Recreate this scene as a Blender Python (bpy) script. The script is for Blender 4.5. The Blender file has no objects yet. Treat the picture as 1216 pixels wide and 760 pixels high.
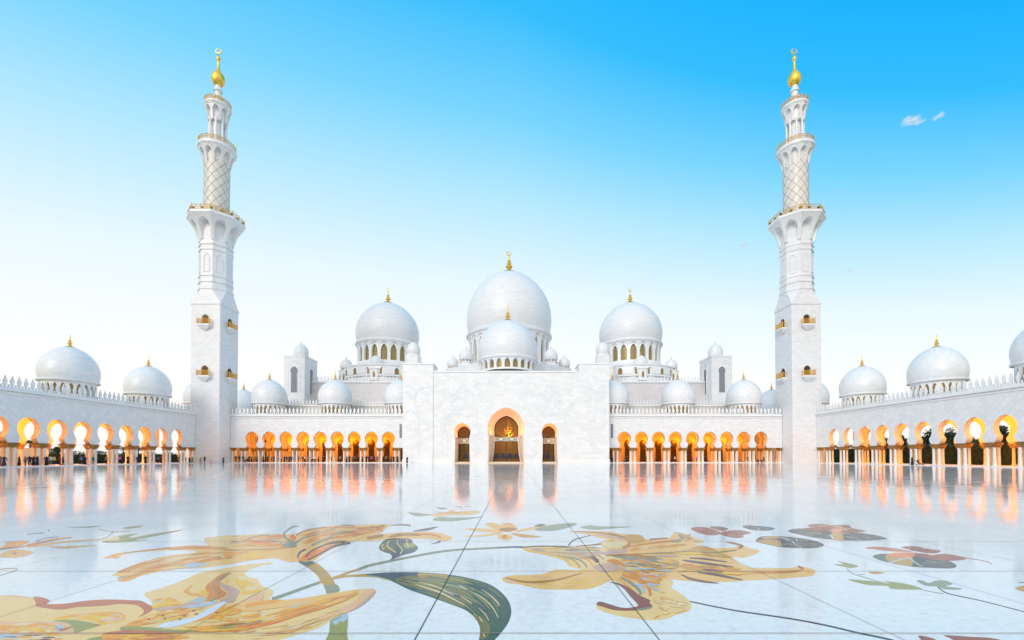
import bpy, bmesh, math, random
from mathutils import Vector, Matrix, geometry
random.seed(7)
PI = math.pi
S = bpy.context.scene
COL = S.collection
R_ = math.radians

# ------------------------------------------------------------------ measured camera (photo pixels are 1216 x 760)
CX, CZ = 2.2, 1.825               # camera stands 2.2 m right of the mosque axis, eye height
F, PX, PY, TH = 525.0, 611.0, 532.9, R_(0.95)
def ground(px, py, z=0.0):        # a point of the paving seen at a photo pixel
    v = PY - py
    fy = F*math.cos(TH) - v*math.sin(TH); fz = v*math.cos(TH) + F*math.sin(TH)
    t = (z - CZ)/fz
    return (CX + (px-PX)*t, fy*t)

# ------------------------------------------------------------------ object helpers
WORLD = {}
def tag(o, label=None, cat=None, group=None, kind=None):
    if label: o['label'] = label
    if cat: o['category'] = cat
    if group: o['group'] = group
    if kind: o['kind'] = kind
    return o
def empty(name, loc=(0,0,0), parent=None):
    o = bpy.data.objects.new(name, None); COL.objects.link(o)
    o.empty_display_size = 0.5
    put(o, parent, loc); return o
def put(o, parent, loc):
    loc = Vector(loc)
    if parent is not None:
        o.parent = parent; o.location = loc - WORLD[parent.name]
    else: o.location = loc
    WORLD[o.name] = loc
class MB:
    def __init__(s): s.v=[]; s.f=[]; s.m=[]
    def add(s, vs, fs, mi=0):
        b=len(s.v); s.v += [tuple(p) for p in vs]
        for f in fs: s.f.append([b+i for i in f]); s.m.append(mi)
    def box(s, x0,x1,y0,y1,z0,z1, mi=0, T=None):
        vs=[(x,y,z) for z in (z0,z1) for y in (y0,y1) for x in (x0,x1)]
        if T: vs=[T(*p) for p in vs]
        s.add(vs, [(0,1,3,2),(4,6,7,5),(0,4,5,1),(2,3,7,6),(0,2,6,4),(1,5,7,3)], mi)
    def lathe(s, prof, n=32, c=(0,0), z=0, mi=0, rot=0.0, close=True):
        vs=[]; fs=[]
        for (r,h) in prof:
            for k in range(n):
                a=rot+2*PI*k/n; vs.append((c[0]+r*math.cos(a), c[1]+r*math.sin(a), z+h))
        for j in range(len(prof)-1):
            for k in range(n):
                fs.append((j*n+k, j*n+(k+1)%n, (j+1)*n+(k+1)%n, (j+1)*n+k))
        if close:
            if prof[0][0]>1e-4: fs.append(tuple(range(n-1,-1,-1)))
            if prof[-1][0]>1e-4: fs.append(tuple((len(prof)-1)*n+k for k in range(n)))
        s.add(vs,fs,mi)
    def tube(s, pts, r, n=6, mi=0, caps=True):
        pts=[Vector(p) for p in pts]; rs = r if isinstance(r,(list,tuple)) else [r]*len(pts)
        vs=[]; fs=[]; prev=None
        for i,p in enumerate(pts):
            d=(pts[min(i+1,len(pts)-1)]-pts[max(i-1,0)]).normalized()
            if prev is None:
                a=d.orthogonal().normalized()
            else:
                a=(prev-d*prev.dot(d))
                a = a.normalized() if a.length>1e-6 else d.orthogonal().normalized()
            prev=a; b=d.cross(a)
            for k in range(n):
                t=2*PI*k/n; vs.append(p+(a*math.cos(t)+b*math.sin(t))*rs[i])
        for i in range(len(pts)-1):
            for k in range(n): fs.append((i*n+k,i*n+(k+1)%n,(i+1)*n+(k+1)%n,(i+1)*n+k))
        if caps:
            fs.append(tuple(range(n-1,-1,-1))); fs.append(tuple((len(pts)-1)*n+k for k in range(n)))
        s.add(vs,fs,mi)
    def extrude(s, pts, w0, w1, T, mi=0, mi_edge=None, back=True):   # outline (u,z) extruded from depth w0 to w1
        n=len(pts); tri=geometry.tessellate_polygon([[Vector((u,z,0)) for u,z in pts]])
        s.add([T(u,w0,z) for u,z in pts], tri, mi)
        if back: s.add([T(u,w1,z) for u,z in pts], tri, mi)
        vs=[T(u,w0,z) for u,z in pts]+[T(u,w1,z) for u,z in pts]
        s.add(vs, [(i,(i+1)%n,n+(i+1)%n,n+i) for i in range(n)], mi if mi_edge is None else mi_edge)
    def build(s, name, mats, parent=None, loc=None, smooth=None, recalc=True):
        me=bpy.data.meshes.new(name); me.from_pydata(s.v,[],s.f)
        if not isinstance(mats,(list,tuple)): mats=[mats]
        for m in mats: me.materials.append(m)
        me.polygons.foreach_set('material_index', s.m)
        if recalc:
            bm=bmesh.new(); bm.from_mesh(me)
            bmesh.ops.remove_doubles(bm, verts=bm.verts, dist=1e-5)
            bmesh.ops.recalc_face_normals(bm, faces=bm.faces); bm.to_mesh(me); bm.free()
        if smooth:
            me.polygons.foreach_set('use_smooth',[True]*len(me.polygons)); me.set_sharp_from_angle(angle=R_(smooth))
        me.update()
        o=bpy.data.objects.new(name,me); COL.objects.link(o)
        if loc is None:                       # vertices already in world metres
            if parent is not None: o.parent=parent; o.location=-WORLD[parent.name]
            WORLD[o.name]=Vector((0,0,0))
        else: put(o,parent,loc)
        return o
def again(o, parent, loc):                    # copy of one part (mesh shared)
    c=o.copy(); COL.objects.link(c); c.parent=None; c.matrix_parent_inverse=Matrix()
    put(c,parent,loc)
    return c

# ------------------------------------------------------------------ materials
def lin(c):
    f=lambda x:(x/12.92 if x<=0.04045 else ((x+0.055)/1.055)**2.4)
    return tuple(f(v/255.0) for v in c)
def newmat(name):
    m=bpy.data.materials.new(name); m.use_nodes=True
    nt=m.node_tree; b=nt.nodes['Principled BSDF']; return m,nt,b
def N(nt,t,**kw):
    n=nt.nodes.new(t)
    for k,v in kw.items(): setattr(n,k,v)
    return n
def mathn(nt,op,a=None,b=None):
    n=N(nt,'ShaderNodeMath',operation=op)
    for i,v in enumerate((a,b)):
        if v is None: continue
        if hasattr(v,'links'): nt.links.new(v,n.inputs[i])
        else: n.inputs[i].default_value=v
    return n.outputs[0]
def ramp(nt,fac,stops):
    r=N(nt,'ShaderNodeValToRGB'); e=r.color_ramp.elements
    while len(e)<len(stops): e.new(0.5)
    for x,(p,c) in zip(e,stops): x.position=p; x.color=(*c,1) if len(c)==3 else c
    nt.links.new(fac,r.inputs[0]); return r.outputs[0]
def noise(nt,vec,scale,detail=4,rough=.55):
    n=N(nt,'ShaderNodeTexNoise'); n.inputs['Scale'].default_value=scale; n.inputs['Detail'].default_value=detail
    n.inputs['Roughness'].default_value=rough
    if vec is not None: nt.links.new(vec,n.inputs['Vector'])
    return n.outputs['Fac']
def mixc(nt,fac,a,b,mode='MIX'):
    n=N(nt,'ShaderNodeMix',data_type='RGBA',blend_type=mode)
    for i,v in ((0,fac),(6,a),(7,b)):
        if hasattr(v,'links'): nt.links.new(v,n.inputs[i])
        elif i==0: n.inputs[0].default_value=v
        else: n.inputs[i].default_value=(*v,1)
    return n.outputs[2]
def bump(nt,b,h,strength,dist=.05):
    n=N(nt,'ShaderNodeBump'); n.inputs['Strength'].default_value=strength; n.inputs['Distance'].default_value=dist
    nt.links.new(h,n.inputs['Height']); nt.links.new(n.outputs[0],b.inputs['Normal'])

def marble_wall(name, col, bw, bh, rot=0.0, joint=.86, rough=.35):
    m,nt,b=newmat(name)
    g=N(nt,'ShaderNodeNewGeometry'); sp=N(nt,'ShaderNodeSeparateXYZ'); nt.links.new(g.outputs['Position'],sp.inputs[0])
    u=mathn(nt,'ADD',sp.outputs[0],sp.outputs[1])
    cb=N(nt,'ShaderNodeCombineXYZ'); nt.links.new(u,cb.inputs[0]); nt.links.new(sp.outputs[2],cb.inputs[1])
    mp=N(nt,'ShaderNodeMapping'); mp.inputs['Rotation'].default_value=(0,0,rot); nt.links.new(cb.outputs[0],mp.inputs[0])
    br=N(nt,'ShaderNodeTexBrick'); nt.links.new(mp.outputs[0],br.inputs['Vector'])
    br.inputs['Scale'].default_value=1; br.inputs['Brick Width'].default_value=bw; br.inputs['Row Height'].default_value=bh
    br.inputs['Mortar Size'].default_value=.03; br.inputs['Mortar Smooth'].default_value=.3; br.inputs['Bias'].default_value=-.1
    c1=col; c2=tuple(x*.90 for x in col); cm=tuple(x*joint for x in col)
    br.inputs['Color1'].default_value=(*c1,1); br.inputs['Color2'].default_value=(*c2,1); br.inputs['Mortar'].default_value=(*cm,1)
    n=noise(nt,g.outputs['Position'],.35,6); n2=noise(nt,g.outputs['Position'],2.3,4)
    v=mixc(nt,.07,br.outputs[0],ramp(nt,n,[(.3,(.55,.56,.58)),(.7,(1,1,1))]),'MULTIPLY')
    v=mixc(nt,.05,v,ramp(nt,n2,[(.35,(.5,.5,.52)),(.65,(1,1,1))]),'MULTIPLY')
    nt.links.new(v,b.inputs['Base Color']); b.inputs['Roughness'].default_value=rough
    bump(nt,b,br.outputs['Fac'],-.25,.02)
    return m
WHITE=(.86,.86,.86)
M={}
M['wall']=marble_wall('white_marble_courses',WHITE,1.5,.75)
M['wall_diamond']=marble_wall('white_marble_diamond',WHITE,.95,.95,PI/4,.80)
M['wall_fine']=marble_wall('white_marble_fine_courses',(.85,.85,.86),1.1,.52)
M['wall_shade']=marble_wall('shaded_rear_marble',(.74,.71,.71),1.8,.9)  # darker pinkish copy of the wall marble, shade painted into it
def marble_plain(name,col,rough=.3,sc=.8,var=.12):
    m,nt,b=newmat(name); g=N(nt,'ShaderNodeNewGeometry')
    n=noise(nt,g.outputs['Position'],sc,6)
    v=mixc(nt,var,col,ramp(nt,n,[(.3,(.5,.5,.52)),(.7,(1,1,1))]),'MULTIPLY')
    nt.links.new(v,b.inputs['Base Color']); b.inputs['Roughness'].default_value=rough; return m
M['trim']=marble_plain('white_trim',(.86,.86,.86))
M['relief']=marble_plain('carved_relief_marble',(.76,.775,.79),.5,3)
M['groove']=marble_plain('shadow_grey_stone',(.42,.43,.45),.6)
def dome_mat():
    m,nt,b=newmat('dome_marble'); t=N(nt,'ShaderNodeTexCoord'); sp=N(nt,'ShaderNodeSeparateXYZ'); nt.links.new(t.outputs['Object'],sp.inputs[0])
    a=mathn(nt,'ARCTAN2',sp.outputs[1],sp.outputs[0])
    cb=N(nt,'ShaderNodeCombineXYZ'); nt.links.new(mathn(nt,'MULTIPLY',a,8.0),cb.inputs[0]); nt.links.new(sp.outputs[2],cb.inputs[1])
    br=N(nt,'ShaderNodeTexBrick'); nt.links.new(cb.outputs[0],br.inputs['Vector'])
    br.inputs['Scale'].default_value=1; br.inputs['Brick Width'].default_value=1.2; br.inputs['Row Height'].default_value=.42
    br.inputs['Mortar Size'].default_value=.02; br.inputs['Bias'].default_value=0
    br.inputs['Color1'].default_value=(.84,.845,.855,1); br.inputs['Color2'].default_value=(.76,.77,.785,1); br.inputs['Mortar'].default_value=(.74,.75,.77,1)
    cb2=N(nt,'ShaderNodeCombineXYZ'); nt.links.new(mathn(nt,'MULTIPLY',a,1.2),cb2.inputs[0]); nt.links.new(mathn(nt,'MULTIPLY',sp.outputs[2],2.2),cb2.inputs[1])
    n=noise(nt,cb2.outputs[0],.9,5,.6)
    v=mixc(nt,.15,br.outputs[0],ramp(nt,n,[(.3,(.62,.64,.67)),(.68,(1,1,1))]),'MULTIPLY')
    nt.links.new(v,b.inputs['Base Color']); b.inputs['Roughness'].default_value=.38
    bump(nt,b,br.outputs['Fac'],-.15,.02); return m
M['dome']=dome_mat()
def gold_mat(name,col,rough):
    m,nt,b=newmat(name); b.inputs['Metallic'].default_value=.75; g=N(nt,'ShaderNodeNewGeometry')
    n=noise(nt,g.outputs['Position'],3,3)
    v=mixc(nt,.3,col,ramp(nt,n,[(.3,(.6,.55,.5)),(.7,(1,1,1))]),'MULTIPLY')
    nt.links.new(v,b.inputs['Base Color']); b.inputs['Roughness'].default_value=rough; return m
M['gold']=gold_mat('gilded_metal',(1.0,.66,.10),.42)
M['gold_rail']=gold_mat('gilded_railing',(.80,.46,.07),.45)
def capmat():
    m,nt,b=newmat('gilded_palm_capital'); g=N(nt,'ShaderNodeNewGeometry')
    v=N(nt,'ShaderNodeTexVoronoi'); v.inputs['Scale'].default_value=5; nt.links.new(g.outputs['Position'],v.inputs['Vector'])
    c=ramp(nt,v.outputs['Distance'],[(.1,(.56,.33,.09)),(.6,(.24,.13,.035))])
    nt.links.new(c,b.inputs['Base Color']); b.inputs['Metallic'].default_value=.4; b.inputs['Roughness'].default_value=.45
    bump(nt,b,v.outputs['Distance'],.6,.05); return m
M['capital']=capmat()
def colmat():
    m,nt,b=newmat('inlaid_column_marble'); g=N(nt,'ShaderNodeNewGeometry')
    v=N(nt,'ShaderNodeTexVoronoi'); v.inputs['Scale'].default_value=3.5; nt.links.new(g.outputs['Position'],v.inputs['Vector'])
    c=ramp(nt,v.outputs['Distance'],[(.10,(.42,.36,.28)),(.20,(.80,.78,.74))])
    nt.links.new(c,b.inputs['Base Color']); b.inputs['Roughness'].default_value=.2; return m
M['column']=colmat()
def plain(name,col,rough=.5,metal=0):
    m,nt,b=newmat(name); b.inputs['Roughness'].default_value=rough; b.inputs['Metallic'].default_value=metal
    g=N(nt,'ShaderNodeNewGeometry'); n=noise(nt,g.outputs['Position'],4,3)
    v=mixc(nt,.2,col,ramp(nt,n,[(.3,(.55,.55,.55)),(.7,(1,1,1))]),'MULTIPLY'); nt.links.new(v,b.inputs['Base Color']); return m
M['win']=plain('bronze_window',(.34,.22,.08),.3,.3)
M['winfar']=plain('olive_bronze_window',(.30,.235,.09),.3,.3)
M['niche']=plain('grey_window_lattice',(.24,.25,.28),.5)
M['goldbronze']=plain('gilded_bronze_lattice',(.42,.24,.05),.35,.5)
M['bronze']=plain('bronze_frame',(.09,.045,.015),.35,.6)
M['cream']=plain('cream_glass_panel',(.78,.78,.64),.3)
M['navy']=plain('dark_blue_reflection',(.012,.018,.045),.3)
M['dark']=plain('dark_metal',(.03,.03,.035),.4,.5)
M['room']=plain('brown_interior',(.34,.20,.07),.7)
M['sofit']=marble_plain('lamplit_arcade_stone',(.80,.60,.34),.5,1.0)  # white stone tinted honey: lamp glow put into its colour
M['rear']=marble_plain('lamplit_rear_stone',(.74,.50,.24),.6,1.0)  # rear wall colour carries the orange lamp glow
def emit(name,col,st):
    m,nt,b=newmat(name); b.inputs['Base Color'].default_value=(*col,1); b.inputs['Emission Color'].default_value=(*col,1); b.inputs['Emission Strength'].default_value=st; return m
M['lamp']=emit('lantern_glass',(1,.50,.08),1.3)
M['bead']=emit('chandelier_bead',(1,.50,.05),1.5)
def glass():
    m=bpy.data.materials.new('bronze_glass'); m.use_nodes=True; nt=m.node_tree; nt.nodes.clear()
    o=N(nt,'ShaderNodeOutputMaterial'); mx=N(nt,'ShaderNodeMixShader'); t=N(nt,'ShaderNodeBsdfTransparent'); g=N(nt,'ShaderNodeBsdfGlossy')
    t.inputs[0].default_value=(.62,.5,.32,1); g.inputs['Roughness'].default_value=.05; g.inputs[0].default_value=(.7,.6,.5,1)
    f=N(nt,'ShaderNodeFresnel'); f.inputs[0].default_value=1.5
    nt.links.new(f.outputs[0],mx.inputs[0]); nt.links.new(t.outputs[0],mx.inputs[1]); nt.links.new(g.outputs[0],mx.inputs[2]); nt.links.new(mx.outputs[0],o.inputs[0]); return m
M['glass']=glass()

# polished paving
def floor_mat():
    m,nt,b=newmat('polished_white_marble_paving'); g=N(nt,'ShaderNodeNewGeometry'); P=g.outputs['Position']
    n=noise(nt,P,.5,6); n2=noise(nt,P,9,5,.65)
    v=N(nt,'ShaderNodeTexVoronoi'); v.inputs['Scale'].default_value=14; nt.links.new(P,v.inputs['Vector'])
    sx=N(nt,'ShaderNodeMapping'); sx.inputs['Location'].default_value=(-1.21,-4.576,0); nt.links.new(P,sx.inputs[0])
    sb=N(nt,'ShaderNodeTexBrick'); sb.offset=0; nt.links.new(sx.outputs[0],sb.inputs['Vector']); sb.inputs['Scale'].default_value=1
    sb.inputs['Brick Width'].default_value=2.425; sb.inputs['Row Height'].default_value=2.45; sb.inputs['Mortar Size'].default_value=0
    sb.inputs['Color1'].default_value=(.91,.88,.845,1); sb.inputs['Color2'].default_value=(.85,.825,.795,1)
    c=mixc(nt,.13,sb.outputs[0],ramp(nt,n,[(.3,(.6,.63,.68)),(.7,(1,1,1))]),'MULTIPLY')
    c=mixc(nt,.22,c,ramp(nt,n2,[(.36,(.5,.52,.56)),(.52,(1,1,1))]),'MULTIPLY')
    c=mixc(nt,.06,c,v.outputs['Color'],'MULTIPLY')
    nt.links.new(c,b.inputs['Base Color'])
    nt.links.new(ramp(nt,n,[(.3,(.05,)*3),(.7,(.11,)*3)]),b.inputs['Roughness'])
    b.inputs['IOR'].default_value=1.42
    mp=N(nt,'ShaderNodeMapping'); mp.inputs['Scale'].default_value=(.5,1.6,1); nt.links.new(P,mp.inputs[0])
    h=noise(nt,mp.outputs[0],1.1,3); bump(nt,b,h,.06,.03)
    return m
M['floor']=floor_mat()
M['joint']=plain('brown_joint_strip',(.34,.24,.19),.5)
M['joint_dark']=plain('dark_joint_strip',(.03,.03,.03),.5)
INL={}
def inlay(rgb):
    if rgb in INL: return INL[rgb]
    m,nt,b=newmat('inlay_stone_%d'%len(INL)); g=N(nt,'ShaderNodeNewGeometry'); P=g.outputs['Position']
    c=lin(rgb); mxv=max(c)
    warm=c[0]>=c[2]
    c=tuple(max(0,mxv-(mxv-x)*(1.12 if warm else 1.25)) for x in c)
    if warm and c[0]>.35: c=(min(.93,c[0]*1.02),c[1]*.86,c[2]*.64)
    elif c[0]<c[1] and c[1]<.2: c=tuple(x*.68 for x in c)
    mp=N(nt,'ShaderNodeMapping'); mp.inputs['Scale'].default_value=(1.2,3.2,1); mp.inputs['Rotation'].default_value=(0,0,.35); nt.links.new(P,mp.inputs[0])
    n=noise(nt,mp.outputs[0],2.2,6,.65); n2=noise(nt,P,22,4,.7)
    v=mixc(nt,.45,c,ramp(nt,n,[(.28,(.74,.66,.52)),(.5,(1,1,1)),(.72,(1.0,.93,.74))]),'MULTIPLY')
    v=mixc(nt,.25,v,ramp(nt,n2,[(.35,(.72,.68,.62)),(.6,(1,1,1))]),'MULTIPLY')
    nt.links.new(v,b.inputs['Base Color']); b.inputs['Roughness'].default_value=.13; b.inputs['IOR'].default_value=1.3
    mp2=N(nt,'ShaderNodeMapping'); mp2.inputs['Scale'].default_value=(.5,1.6,1); nt.links.new(P,mp2.inputs[0])
    bump(nt,b,noise(nt,mp2.outputs[0],1.1,3),.06,.03)
    INL[rgb]=m; return m
#SPLIT_ARCH
# ================================================================== ARCHITECTURE
def keyhole(hb, zb, hn, zn, r, zc, apex, n=22, pt=.22):
    L=[]
    for i in range(6):                                   # flare from the capital up to the neck
        t=i/6; L.append((hn+(hb-hn)*(1-t)**2, zb+(zn-zb)*t))
    s0=-math.acos(min(1,hn/r))
    for i in range(n+1):
        p=s0+(PI/2-s0)*i/n; x=r*math.cos(p)
        if p<0: z=zc+(zc-zn)*math.sin(p)/abs(math.sin(s0))
        else: z=zc+(apex-zc)*((1-pt)*math.sin(p)+pt*p/(PI/2))
        L.append((x,z))
    L[-1]=(0,apex)
    return [(-x,z) for x,z in L]+[(x,z) for x,z in L[-2::-1]]
def wall_outline(u0,u1,zb,zt,arches):
    P=[(u0,zb)]
    for c,a in arches: P += [(c+u,z) for u,z in a]
    return P+[(u1,zb),(u1,zt),(u0,zt)]
# blind arches round a ring: panel with arch hole, intrados back to an inner radius
def arch_ring(mb, n, rfun, z0, z1, depth, half=.72, spring=.45, apex=.9, t0=0.0, c=(0,0), rot=0.0, poly=False, mi=0, rin=None):
    arc=[(-half,t0)]
    K=7
    for i in range(K+1):
        p=i/K*PI/2; arc.append((-half*math.cos(p), spring+(apex-spring)*(.75*math.sin(p)+.25*p/(PI/2))))
    arc[-1]=(0,apex); arcR=[(-u,t) for u,t in arc[-2::-1]]; full=arc+arcR
    ts=[i/6 for i in range(7)]
    base=[(-1,t0)] if t0==0 else [(-1,0),(-1,t0)]
    if t0==0: outline=[(-1,0)]+full+[(1,0)]+[(1,t) for t in ts[1:]]+[(0,1)]+[(-1,t) for t in ts[:0:-1]]
    else: outline=[(-1,t0)]+full+[(1,t0)]+[(1,t0+(1-t0)*t) for t in ts[1:]]+[(0,1)]+[(-1,t0+(1-t0)*t) for t in ts[:0:-1]]
    tri=geometry.tessellate_polygon([[Vector((u,t,0)) for u,t in outline]])
    for k in range(n):
        a0=rot+2*PI*(k+.5)/n; da=PI/n
        def mp(u,t,inner=False):
            r=rfun(t)
            if inner: r = rin(t) if rin else r-depth
            a=a0+u*da
            if poly: r = r*math.cos(da)/math.cos(u*da)
            return (c[0]+r*math.cos(a), c[1]+r*math.sin(a), z0+(z1-z0)*t)
        mb.add([mp(u,t) for u,t in outline],tri,mi)
        m=len(full)
        mb.add([mp(u,t) for u,t in full]+[mp(u,t,True) for u,t in full],[(i,i+1,m+i+1,m+i) for i in range(m-1)],mi)

DOMEPROF=[(0.945,0),(0.975,.10),(.995,.24),(1.0,.36),(.985,.52),(.945,.68),(.88,.84),(.795,.98),(.69,1.11),(.565,1.23),(.43,1.325),(.29,1.40),(.15,1.455),(.05,1.49),(0,1.5)]
def dome_mesh(R, H, n=48):
    k=H/(1.5*R); mb=MB()
    P=[]
    for i in range(len(DOMEPROF)-1):
        (r0,h0),(r1,h1)=DOMEPROF[i],DOMEPROF[i+1]
        P+= [(r0*R,h0*R*k)]
    P.append((0,1.5*R*k))
    ring=[(R*.93,-R*.09),(R*1.0,-R*.09),(R*1.01,-R*.05),(R*.985,-R*.03),(R*.985,-.001*R)]
    mb.lathe(ring+P,n,close=False); return mb
def finial_mesh(h, flare, crescent=False):
    w=h*.085; mb=MB()
    P=[(flare,-.02*h),(flare*.75,.02*h),(flare*.4,.07*h),(w*1.2,.12*h),(w*.6,.18*h)]
    z=.18*h
    for r,s in ((w*1.9,.14*h),(w*1.3,.11*h),(w*1.0,.09*h)):
        for i in range(1,6):
            a=PI*i/6; P.append((max(w*.45,r*math.sin(a)), z+s*(1-math.cos(a))/2))
        z+=s; P.append((w*.45,z+.02*h)); z+=.02*h
    top = .8*h if crescent else h
    P+= [(w*.35,top-.05*h),(0,top)]
    mb.lathe(P,14,close=False)
    if crescent:
        r=.085*h; pts=[]; rs=[]
        for i in range(17):
            a=R_(60+14)+R_(360-28)*i/16
            pts.append((r*math.cos(a),0,top+r+r*math.sin(a))); rs.append(.008*h+.022*h*math.sin(PI*i/16))
        mb.tube(pts,rs,6)
    return mb
CACHE={}
def dome(parent, loc, R, H, drum_h, nwin, fin_h, label=None, name='dome', drum_r=.9, win='win', crescent=False, n=48, gold=True):
    key=(R,H,drum_h,nwin,fin_h,drum_r,win,crescent)
    if key not in CACHE:
        mb=MB(); r=R*drum_r
        if nwin:
            zt=-R*.09; zb=-drum_h
            mb.lathe([(r*.93,zb),(r*.93,zt)],n,close=False,mi=1)
            arch_ring(mb,nwin,lambda t:r,zb,zt,r*.07,half=.68,spring=.5,apex=.86,t0=.12)
            mb.lathe([(r*.95,zb),(r*1.02,zb),(r*1.02,zb+.12*drum_h),(r*.93,zb+.12*drum_h)],n,close=False)
            mb.lathe([(r*1.0,zt-.02*R),(r*1.05,zt+.01*R),(r*1.05,zt+.03*R),(r*.9,zt+.03*R)],n,close=False)
        else:
            mb.lathe([(r,-drum_h),(r,-R*.09),(r*.9,-R*.09)],n,close=False)
        CACHE[key]=[dome_mesh(R,H,n), mb, finial_mesh(fin_h, R*(.16 if gold else .1), crescent), None]
    c=CACHE[key]
    if c[3] is None:
        d=c[0].build(name,M['dome'],parent,loc,smooth=35)
        dr=c[1].build('drum',[M['trim'],M[win]],d,loc,smooth=35)
        fi=c[2].build('finial',M['gold'],d,Vector(loc)+Vector((0,0,H*.985)),smooth=50)
        c[3]=(d,dr,fi)
    else:
        d=again(c[3][0],parent,loc); again(c[3][1],d,loc); again(c[3][2],d,Vector(loc)+Vector((0,0,H*.985)))
    if label: d['label']=label
    elif 'label' in d.keys(): del d['label']
    return d

# merlon row: spade-shaped leaves on stems
MER=[(-.10,0),(-.10,.32),(-.25,.46),(-.15,.64),(-.26,.84),(-.22,1.08),(-.07,1.4),(0,1.72),(.07,1.4),(.22,1.08),(.26,.84),(.15,.64),(.25,.46),(.10,.32),(.10,0)]
def merlons(mb, T, u0, u1, z, w, k=1.0, pitch=.92, th=.22):
    n=max(1,round((u1-u0)/(pitch*k))); p=(u1-u0)/n
    for i in range(n):
        c=u0+(i+.5)*p
        mb.extrude([(c+x*k,z+h*k) for x,h in MER],w,w+th,T)
    for i in range(n-1):                                  # small leaf between two merlons
        c=u0+(i+1)*p
        mb.extrude([(c-.06*k,z),(c-.12*k,z+.22*k),(c,z+.48*k),(c+.12*k,z+.22*k),(c+.06*k,z)],w+.02,w+th-.02,T)
    mb.box(u0,u1,w-.03,w+th+.03,z-.12,z+.06,0,T)

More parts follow.
